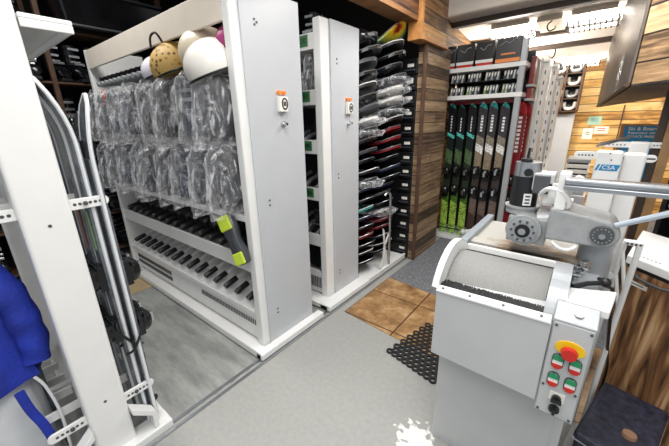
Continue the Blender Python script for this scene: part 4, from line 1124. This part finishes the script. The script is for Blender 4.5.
loft(bm, [[Vector((x, 1.095-.020*f_, .855+.02*f_)), Vector((x, 1.138-.02*f_, .855+.02*f_)), Vector((x, 1.138-.02*f_, .887+.02*f_)), Vector((x, 1.10-.02*f_, .880+.02*f_))] for x, f_ in ((-.370, 0), (-.004, 1))]); obj('brush_strip', bm, RUBBER, t)
# drum with abrasive cloth
bm = bm_(); cyl(bm, (-.366, 1.318, .762), (-.032, 1.318, .762), .190, seg=72); obj('drum', bm, BELT, t, smooth=True)
def arch(bm, x0, x1, rin, rout, yc=1.28, zc=.80):
    n = 26; a0, a1 = math.radians(158), math.radians(28)
    out = [(yc+rout*math.cos(a0+(a1-a0)*k/n), zc+rout*math.sin(a0+(a1-a0)*k/n)) for k in range(n+1)]
    inn = [(yc+rin*math.cos(a0+(a1-a0)*k/n), zc+rin*math.sin(a0+(a1-a0)*k/n)) for k in range(n+1)]
    for k in range(n): prism(bm, [out[k], out[k+1], inn[k+1], inn[k]], 'x', x0, x1)
bm = bm_(); arch(bm, -.394, -.370, .12, .212); bmesh.ops.remove_doubles(bm, verts=bm.verts, dist=.0005); obj('side_guard', bm, WHITE, t, smooth=True)
bm = bm_(); arch(bm, -.028, .024, .12, .205, 1.265, .80); bmesh.ops.remove_doubles(bm, verts=bm.verts, dist=.0005); obj('side_guard', bm, GREYM, t, smooth=True)
bm = bm_(); box(bm, -.392, .02, 1.2, 1.80, .58, .78); obj('drum_housing', bm, GREYM, t)
# table behind the drum
bm = bm_(); box(bm, -.40, .06, 1.56, 1.93, .915, .935); box(bm, -.39, .04, 1.50, 1.575, .92, .945); tb = obj('feed_table', bm, TABLEM, t, bevel=.003)
bm = bm_(); box(bm, -.37, .02, 1.432, 1.452, .925, .950); obj('front_ledge', bm, WHITE, t, bevel=.002)
bm = bm_(); box(bm, -.38, .02, 1.40, 1.53, .90, .922); obj('gap_shade', bm, DKGREY, t)  # dark strip standing in for the shade in the gap behind the drum
bm = bm_(); box(bm, -.39, .05, 1.60, 1.9, .78, .915); obj('table_support', bm, GREYM, t)
bm = bm_(); box(bm, -.41, -.375, 1.44, 1.95, .93, .965); obj('guide_bar', bm, mat('slate_paint', '#8f979d', .35), t, bevel=.004)
bm = bm_(); box(bm, -.405, -.38, 1.46, 1.49, .78, .93); box(bm, -.405, -.38, 1.49, 1.9, .88, .93); obj('guide_bracket', bm, GREYM, t)
# feed column and arm
bm = bm_(); cyl(bm, (.085, 1.56, .80), (.085, 1.56, 1.06), .057, seg=32); cyl(bm, (.085, 1.56, .86), (.085, 1.56, .895), .075, seg=32); obj('column', bm, GREYM, t, smooth=True)
bm = bm_(); rr = .052
pol = [(-.085, 1.035), (.085, 1.035)] + [(.085+rr*math.sin(a), 1.035+rr-rr*math.cos(a)) for a in [PI*k/10 for k in range(1, 10)]] + [(.075, 1.142), (-.06, 1.165), (-.085, 1.165)]
prism(bm, pol, 'y', 1.44, 1.62); ar = obj('feed_arm', bm, CAST, t, bevel=.010, seg=3)
bm = bm_(); cyl(bm, (.085, 1.445, 1.088), (.085, 1.425, 1.088), .036, .034, 28); obj('arm_hub', bm, DKGREY, ar, smooth=True)
bm = bm_(); cyl(bm, (.085, 1.425, 1.088), (.085, 1.415, 1.088), .010, seg=12)
for k in range(14):
    a = 2*PI*k/14; cyl(bm, (.085+.026*math.cos(a), 1.4255, 1.088+.026*math.sin(a)), (.085+.026*math.cos(a), 1.423, 1.088+.026*math.sin(a)), .003, seg=6)
obj('hub_bolt', bm, STEEL, ar)
# gearbox
bm = bm_(); cyl(bm, (-.165, 1.455, 1.052), (-.165, 1.60, 1.052), .066, seg=36); box(bm, -.228, -.085, 1.48, 1.62, .99, 1.10); cyl(bm, (-.125, 1.53, 1.08), (-.06, 1.53, 1.09), .05, seg=24); gb = obj('gearbox', bm, CAST, t, bevel=.004)
bm = bm_(); cyl(bm, (-.165, 1.456, 1.052), (-.165, 1.446, 1.052), .050, seg=32); obj('gearbox_flange', bm, GREYM, gb, smooth=True)
bm = bm_(); cyl(bm, (-.165, 1.446, 1.052), (-.165, 1.441, 1.052), .028, seg=24); obj('shaft_seal', bm, BLACK, gb)
bm = bm_(); cyl(bm, (-.165, 1.442, 1.052), (-.165, 1.430, 1.052), .014, seg=18); obj('shaft_end', bm, CHROME, gb)
bm = bm_()
for k in range(10):
    a = 2*PI*k/10; cyl(bm, (-.165+.041*math.cos(a), 1.447, 1.052+.041*math.sin(a)), (-.165+.041*math.cos(a), 1.440, 1.052+.041*math.sin(a)), .0055, seg=6)
obj('flange_bolt', bm, DKGREY, gb)
# motor
mc = (-.195, 1.56)
bm = bm_(); cyl(bm, (*mc, 1.105), (*mc, 1.13), .062, seg=32); cyl(bm, (*mc, 1.13), (*mc, 1.137), .068, seg=32); obj('motor_flange', bm, CAST, t, smooth=True)
bm = bm_(); cyl(bm, (*mc, 1.137), (*mc, 1.265), .052, seg=36); mo = obj('motor_body', bm, BLACK, t, smooth=True)
bm = bm_(); cyl(bm, (*mc, 1.265), (*mc, 1.322), .051, .049, 36); obj('motor_cap', bm, STEEL, t, smooth=True)
bm = bm_(); cyl(bm, (mc[0]+.01, mc[1]-.045, 1.285), (mc[0]+.01, mc[1]-.060, 1.285), .016, seg=16); obj('cap_screw', bm, BLACK, t, smooth=True)
bm = bm_(); tube(bm, [(mc[0]-.01, mc[1], 1.322), (mc[0]-.01, mc[1], 1.335), (mc[0]-.008, mc[1], 1.34), (mc[0]-.006, mc[1], 1.38)], [.022, .022, .006, .005], 12); obj('cap_knob', bm, BLACK, t, smooth=True)
Mp = T((mc[0], mc[1], 1.165)) @ Matrix.Rotation(math.radians(22), 4, 'Z')
bm = bm_(); box(bm, -.014, .016, -.0545, -.050, -.02, .03, Mp); obj('rating_plate', bm, WHITE, mo)
bm = bm_()
for k in range(3): box(bm, -.008, .010, -.0555, -.0545, -.012+.014*k, -.006+.014*k, Mp)
obj('plate_print', bm, INK, mo)
bm = bm_(); box(bm, -.165, -.092, 1.50, 1.60, 1.215, 1.285); tx_ = obj('terminal_box', bm, HOOD, t, bevel=.004)
bm = bm_(); box(bm, -.16, -.105, 1.492, 1.50, 1.205, 1.278); obj('terminal_cover', bm, DKGREY, tx_, bevel=.003)
bm = bm_(); prism(bm, [(-.12, 1.165), (-.05, 1.165), (.0, 1.28), (-.02, 1.29), (-.06, 1.25), (-.11, 1.25)], 'y', 1.50, 1.515); box(bm, -.12, -.02, 1.515, 1.6, 1.165, 1.18); obj('mounting_bracket', bm, WHITE, t, bevel=.003)
bm = bm_(); tube(bm, smooth_pts([(-.13, 1.50, 1.205), (-.10, 1.46, 1.235), (-.05, 1.445, 1.225), (-.028, 1.45, 1.18), (-.05, 1.47, 1.165)]), .009, 8); obj('motor_cable', bm, WHITE, t, smooth=True)
bm = bm_(); tube(bm, smooth_pts([(-.06, 1.435, 1.03), (-.03, 1.43, 1.012), (.0, 1.43, 1.012), (.02, 1.435, 1.03)]), .007, 8); obj('white_hose', bm, WHITE, t, smooth=True)
# long feed rail and stay
bm = bm_(); box(bm, -.055, .245, 1.42, 1.47, 1.255, 1.285); cyl(bm, (-.055, 1.415, 1.277), (.245, 1.415, 1.277), .010, seg=12); box(bm, -.055, .245, 1.408, 1.42, 1.245, 1.262); obj('feed_rail', bm, STEEL, t, bevel=.003)
bm = bm_(); box(bm, -.075, -.04, 1.44, 1.53, 1.16, 1.30); obj('rail_bracket', bm, WHITE, t, bevel=.003)
bm = bm_(); box(bm, .235, .33, 1.39, 1.49, 1.205, 1.305); obj('rail_end_block', bm, mat('blue_grey_paint', '#b4bfca', .35, var=.03), t, bevel=.004)
bm = bm_(); tube(bm, [(.115, 1.44, 1.13), (.27, 1.40, 1.225)], .010, 8); obj('stay_bar', bm, MATS['blue_grey_paint'], t)
# chain, lever, white box
bm = bm_()
for k in range(12):
    f = k/11; bmx = T((.035+.03*f, 1.34+.13*f, .95+.02*math.sin(k)+.012*(k % 2)))
    box(bm, -.012, .012, -.010, .010, -.008, .008, bmx @ Matrix.Rotation(k*.8, 4, 'Z'))
obj('drive_chain', bm, CHROME, t, bevel=.003)
bm = bm_(); tube(bm, [(.034, 1.262, .940), (.07, 1.295, .95), (.112, 1.32, .955)], [.010, .009, .008], 10); ball(bm, (.118, 1.324, .957), .017); obj('lever', bm, BLACK, t, smooth=True)
bm = bm_(); box(bm, .03, .11, 1.20, 1.45, .58, .93); obj('side_housing', bm, GREYM, t, bevel=.003)
bm = bm_(); prism(bm, [(.022, 1.118), (.128, 1.118), (.150, 1.28), (.022, 1.225)], 'z', .925, .952); obj('white_tray', bm, WHITE, t, bevel=.004)
bm = bm_(); tube(bm, smooth_pts([(.10, 1.34, .96), (.125, 1.36, .93), (.15, 1.40, .90), (.165, 1.44, .80), (.215, 1.66, .50), (.243, 1.745, .34), (.24, 1.75, .1)]), .006, 8); obj('power_cable', bm, BLACK, t, smooth=True)
# control box
bm = bm_(); prism(bm, [(1.06, .553), (1.06, .912), (1.112, .950), (1.20, .950), (1.20, .553)], 'x', .001, .108); cb_ = obj('control_box', bm, GREYM, t, bevel=.003)
bm = bm_(); box(bm, .005, .104, 1.057, 1.06, .560, .905); obj('face_plate', bm, HOOD, cb_, bevel=.0015)
bm = bm_(); cyl(bm, (.06, 1.085, .934), (.06, 1.083, .938), .012, seg=16); obj('cap_plug', bm, SHELL, cb_)
yb = 1.057
bm = bm_(); rings = [[Vector((.057+.038*math.cos(a), y, .826+.026*math.sin(a))) for a in [2*PI*k/28 for k in range(28)]] for y in (yb, yb-.003)]; loft(bm, rings); ep = obj('stop_plate', bm, YELLOW, cb_)
bm = bm_(); cyl(bm, (.057, yb-.003, .818), (.057, yb-.012, .818), .014, seg=20); cyl(bm, (.057, yb-.012, .818), (.057, yb-.026, .818), .022, .019, 24); obj('emergency_stop', bm, RED, cb_, smooth=True)
def rrect(cx, cz_, w, h, r, n=6):
    out = []
    for (sx, sz, a0) in ((1, 1, 0), (-1, 1, PI/2), (-1, -1, PI), (1, -1, 3*PI/2)):
        for k in range(n+1):
            a = a0+PI/2*k/n; out.append((cx+sx*(w/2-r)+r*math.cos(a), cz_+sz*(h/2-r)+r*math.sin(a)))
    return out
for x, z in ((.035, .772), (.079, .772), (.034, .702), (.078, .702)):
    bm = bm_(); prism(bm, rrect(x, z, .031, .054, .014), 'y', yb-.004, yb); bz = obj('push_button', bm, DKGREY, cb_)
    bm = bm_(); prism(bm, rrect(x, z, .026, .049, .012), 'y', yb-.008, yb-.004); obj('white_window', bm, WHITE, bz)
    bm = bm_(); prism(bm, [p for p in rrect(x, z, .026, .049, .012) if p[1] > z+.001] + [(x-.013, z+.006), (x+.013, z+.006)], 'y', yb-.010, yb-.004); obj('green_key', bm, GREEN, bz)
    bm = bm_(); prism(bm, [p for p in rrect(x, z, .026, .049, .012) if p[1] < z-.001] + [(x+.013, z-.008), (x-.013, z-.008)], 'y', yb-.010, yb-.004); obj('red_key', bm, RED, bz)
bm = bm_(); box(bm, .034, .074, yb-.003, yb, .622, .655); obj('switch_plate', bm, SHELL, cb_)
bm = bm_(); cyl(bm, (.054, yb-.003, .636), (.054, yb-.016, .636), .013, seg=20); box(bm, .040, .068, yb-.026, yb-.014, .631, .641); obj('rotary_switch', bm, BLACK, cb_)
bm = bm_(); cyl(bm, (.054, yb, .592), (.054, yb-.010, .592), .015, seg=20); box(bm, .050, .058, yb-.024, yb-.01, .582, .602); obj('key_switch', bm, BLACK, cb_)
bm = bm_()
for x, z in ((.012, .895), (.097, .895), (.012, .568), (.097, .568), (.012, .67), (.097, .67)): cyl(bm, (x, yb, z), (x, yb-.003, z), .004, seg=10)
obj('screw', bm, DKGREY, cb_)

# white tube frame beside the grinder
t = thing('tube_stand', 'white tubular stand with a slotted top between the grinder and the wooden cabinet', 'stand', (.2, 1.66, 0))
bm = bm_(); tube(bm, [(.222, 1.68, 1.0), (.21, 1.66, .55), (.205, 1.66, .0)], .011, 8); tube(bm, [(.178, 1.70, 1.0), (.172, 1.72, .55), (.17, 1.72, .0)], .009, 8); obj('leg', bm, WHITE, t, smooth=True)
bm = bm_(); box(bm, .172, .232, 1.672, 1.71, .995, 1.012); obj('slotted_top', bm, WHITE, t, bevel=.003)
bm = bm_()
for k in range(4): box(bm, .18+.013*k, .187+.013*k, 1.669, 1.672, 1.0, 1.008)
obj('slot', bm, DKGREY, t)
bm = bm_(); tube(bm, [(.178, 1.70, .96), (.213, 1.67, .80)], .007, 8); tube(bm, [(.176, 1.71, .86), (.213, 1.67, .70)], .007, 8); obj('brace', bm, WHITE, t)

# ------------------------------------------------------------------ wooden cabinet on the right
t = thing('wooden_cabinet', 'walnut fronted cabinet standing right of the grinder', 'cabinet', (.5, 2.0, 0))
b0, a0_, = (.236, 1.856), (.305, 2.32)
c0 = (.236+.55, 1.856-.53); d0 = (.305+.55, 2.32-.53)
ins = lambda p, q, f: (p[0]+(q[0]-p[0])*f, p[1]+(q[1]-p[1])*f)
bm = bm_(); prism(bm, [b0, c0, d0, a0_], 'z', .03, .845); obj('carcass', bm, BLACK, t)
fd = Vector((c0[0]-b0[0], c0[1]-b0[1], 0)).normalized(); fn = Vector((-abs(fd.y), -abs(fd.x), 0)).normalized()
def fpt(u, n_): p = Vector((*b0, 0))+fd*u+fn*n_; return (p.x, p.y)
bm = bm_(); prism(bm, [fpt(.004, 0), fpt(.50, 0), fpt(.50, .018), fpt(.004, .018)], 'z', .05, .843); dr = obj('door', bm, WALNUT, t, bevel=.002)
bm = bm_(); hp = [Vector((*fpt(u, n_), z)) for u, n_, z in ((.052, .018, .828), (.056, .030, .824), (.08, .033, .818), (.12, .033, .816), (.16, .033, .818), (.185, .030, .824), (.19, .018, .828))]; tube(bm, smooth_pts(hp), .006, 8); obj('handle', bm, DKGREY, dr, smooth=True)
bm = bm_(); prism(bm, [fpt(.020, .018), fpt(.10, .018), fpt(.10, .020), fpt(.020, .020)], 'z', .772, .793); lb_ = obj('name_strip', bm, SHELL, dr)
bm = bm_(); prism(bm, [fpt(.03, .020), fpt(.085, .020), fpt(.085, .0206), fpt(.03, .0206)], 'z', .781, .785); obj('strip_print', bm, DKGREY, dr)
t = thing('worktop', 'white worktop on the walnut cabinet at the right edge', 'worktop', (.5, 2.0, .846))
e0 = fpt(-.006, .028); e1 = fpt(.76, .028)
bm = bm_(); prism(bm, [e0, e1, d0, (a0_[0]-.006, a0_[1])], 'z', .862, .90); obj('slab', bm, WHITE, t, bevel=.004)
bm = bm_(); prism(bm, [fpt(.0, .02), fpt(.74, .02), fpt(.74, .0), fpt(.0, .0)], 'z', .846, .862); obj('under_lip', bm, BLACK, t)
bm = bm_()
for k in range(6): cyl(bm, (*fpt(.015+.016*k, -.012), .9), (*fpt(.015+.016*k, -.012), .9015), .0035, seg=8)
obj('hole_row', bm, DKGREY, t)
t = thing('clamp', 'black clamp with a silver screw lying on the white worktop', 'clamp', (.42, 2.0, .901))
bm = bm_(); box(bm, .385, .46, 1.95, 2.0, .901, .93); box(bm, .40, .42, 1.96, 1.99, .93, .96); obj('jaw', bm, BLACK, t, bevel=.004)
bm = bm_(); cyl(bm, (.40, 1.945, .918), (.40, 1.90, .918), .008); obj('screw', bm, CHROME, t)
# brown post and dark shelf at the right edge
bm = bm_(); box(bm, .315, .35, 2.98, 3.03, .006, 1.66); struct('trim_10', bm, BEAMM)
bm = bm_(); box(bm, .352, .40, 2.95, 3.0, .006, 1.66); struct('trim_11', bm, mat('tan_timber', '#8a6a45', .6, var=.25))
t = thing('tool_shelf', 'dark cluttered shelf behind the worktop at the right edge', 'shelf', (.7, 2.8, 0))
for z in (.9, 1.10, 1.30):
    bm = bm_(); prism(bm, [(.43, 2.95), (.95, 2.43), (1.1, 2.58), (.58, 3.1)], 'z', z-.02, z); obj('board', bm, BROWNBAR, t)
bm = bm_(); prism(bm, [(.56, 3.08), (1.08, 2.56), (1.1, 2.58), (.58, 3.1)], 'z', .006, 1.45); obj('back_panel', bm, BLACK, t)
for k in range(2):
    u = .43+.26*k if k else .43; 
for nm, p in (('side_panel', (.43, 2.95)), ('side_panel', (.95, 2.43))):
    bm = bm_(); prism(bm, [p, (p[0]+.02, p[1]-.02), (p[0]+.15, p[1]+.11), (p[0]+.13, p[1]+.13)], 'z', .006, 1.35); obj(nm, bm, BLACK, t)
for i, (x, y, z, m_, lb) in enumerate(((.53, 2.90, .901, BLACK, 'black toolbox on the lower board of the dark shelf at the right edge'), (.52, 2.92, 1.101, DKGREY, 'dark grey toolbox on the upper board of the dark shelf'))):
    o = thing('toolbox', lb, 'toolbox', (x, y, z)); o.rotation_euler = (0, 0, -PI/4)
    bm = bm_(); box(bm, -.02, .16, -.05, .06, 0, .11); p_ = obj('case', bm, m_, bevel=.008); p_.parent = o
    bm = bm_(); tube(bm, smooth_pts([(.02, 0, .105), (.03, 0, .14), (.11, 0, .14), (.12, 0, .105)]), .008); p_ = obj('handle', bm, CHROME, smooth=True); p_.parent = o
# black bin with a brown knob
t = thing('storage_bin', 'dark blue-black lidded bin with a round brown knob in the bottom right corner', 'bin', (.3, 1.5, 0))
Q = [(.242, 1.695), (.142, 1.30), (.142+.21, 1.30-.054), (.242+.21, 1.695-.054)]
def inset(P_, g):
    cx_ = sum(p[0] for p in P_)/4; cy_ = sum(p[1] for p in P_)/4
    return [(cx_+(p[0]-cx_)*g, cy_+(p[1]-cy_)*g) for p in P_]
bm = bm_(); prism(bm, inset(Q, .96), 'z', 0, .29); obj('tub', bm, BINBLK, t, bevel=.02, seg=3)
bm = bm_(); prism(bm, Q, 'z', .285, .32); ld = obj('lid', bm, BINBLK, t, bevel=.014, seg=3)
bm = bm_(); cyl(bm, (.31, 1.40, .32), (.31, 1.40, .332), .024, .021, 24); obj('knob', bm, mat('brown_knob', '#8a6a50', .5, var=.15), ld, smooth=True)
bm = bm_(); tube(bm, [(*p, .283) for p in inset(Q, .99)] + [(*inset(Q, .99)[0], .283)], .004, 6); obj('pale_seam', bm, GREYM, t)

# ------------------------------------------------------------------ honeycomb rubber mat
bm = bm_(); Mm = T((-.85, 1.60, .001)) @ Matrix.Rotation(math.radians(-12), 4, 'Z'); s_ = .042
nx, ny = 9, 13
for i in range(nx):
    for j in range(ny):
        cx_ = .021+i*s_+(s_/2 if j % 2 else 0); cy_ = .0+j*s_*.866
        n = 10; ro, ri = s_*.56, s_*.31
        rings = []
        for (r_, z) in ((ri, 0), (ro, 0), (ro, .012), (ri, .012), (ri, 0)):
            rings.append([Mm @ Vector((cx_+r_*math.cos(2*PI*k/n), cy_+r_*math.sin(2*PI*k/n), z)) for k in range(n)])
        loft(bm, rings, cap=False)
o = obj('rubber_mat', bm, RUBBER); tag(o, 'black honeycomb rubber mat on the floor left of the grinder', 'mat')

for p_ in [BOOT, LINER] + BAGS + PK + list(BD.values()): p_.done()

# ------------------------------------------------------------------ light
def area(name, loc, size, e, rot=(0, 0, 0), col=(1, .98, .95)):
    la = bpy.data.lights.new(name, 'AREA'); la.shape = 'RECTANGLE'; la.size, la.size_y = size; la.energy = e; la.color = col
    o = bpy.data.objects.new(name, la); C.objects.link(o); o.location = loc; o.rotation_euler = rot
    return o
area('overhead_fill', (-.5, .6, 2.9), (1.6, 1.0), 50)  # added area fills overhead, out of view, with no fixtures of their own
area('overhead_fill', (-.5, 2.4, 2.62), (1.4, .5), 38)
area('overhead_fill', (-2.7, .65, 3.1), (1.6, .4), 38)
area('overhead_fill', (.6, -.6, 2.7), (1.4, 1.0), 32)
for lx, ly, lz, le in ((.72, 4.7, 2.2, 90), (-1.08, 5.2, 2.05, 80)):  # added point fills to brighten the back wall and ceiling, no real bulbs
    pl_ = bpy.data.lights.new('rear_fill', 'POINT'); pl_.energy = le; pl_.shadow_soft_size = .08; pl_.color = (1, .96, .88)
    po_ = bpy.data.objects.new('rear_fill', pl_); C.objects.link(po_); po_.location = (lx, ly, lz)
w = bpy.data.worlds.new('room_light'); S.world = w; w.use_nodes = True
bg = w.node_tree.nodes['Background']; bg.inputs[0].default_value = (.93, .96, 1, 1); bg.inputs[1].default_value = .62

# ------------------------------------------------------------------ camera
F, YAW, PIT, ROL = 313.576, math.radians(38.9705), math.radians(17.8996), math.radians(-1.2015)
f = Vector((-math.sin(YAW)*math.cos(PIT), math.cos(YAW)*math.cos(PIT), -math.sin(PIT)))
r0 = Vector((math.cos(YAW), math.sin(YAW), 0)); u0 = r0.cross(f)
rv = r0*math.cos(ROL)+u0*math.sin(ROL); uv = -r0*math.sin(ROL)+u0*math.cos(ROL)
cam = bpy.data.cameras.new('camera'); co = bpy.data.objects.new('camera', cam); C.objects.link(co)
co.matrix_world = Matrix(((rv.x, uv.x, -f.x, 0), (rv.y, uv.y, -f.y, 0), (rv.z, uv.z, -f.z, 1.5), (0, 0, 0, 1)))
cam.sensor_width = 36; cam.lens = 36*F/669; cam.clip_start = .02
S.camera = co
S.view_settings.view_transform = 'Standard'; S.view_settings.look = 'None'; S.view_settings.gamma = 1; S.view_settings.exposure = -0.1
S.view_settings.use_curve_mapping = False
S.cycles.use_denoising = True
S.cycles.max_bounces = 8; S.cycles.transparent_max_bounces = 16
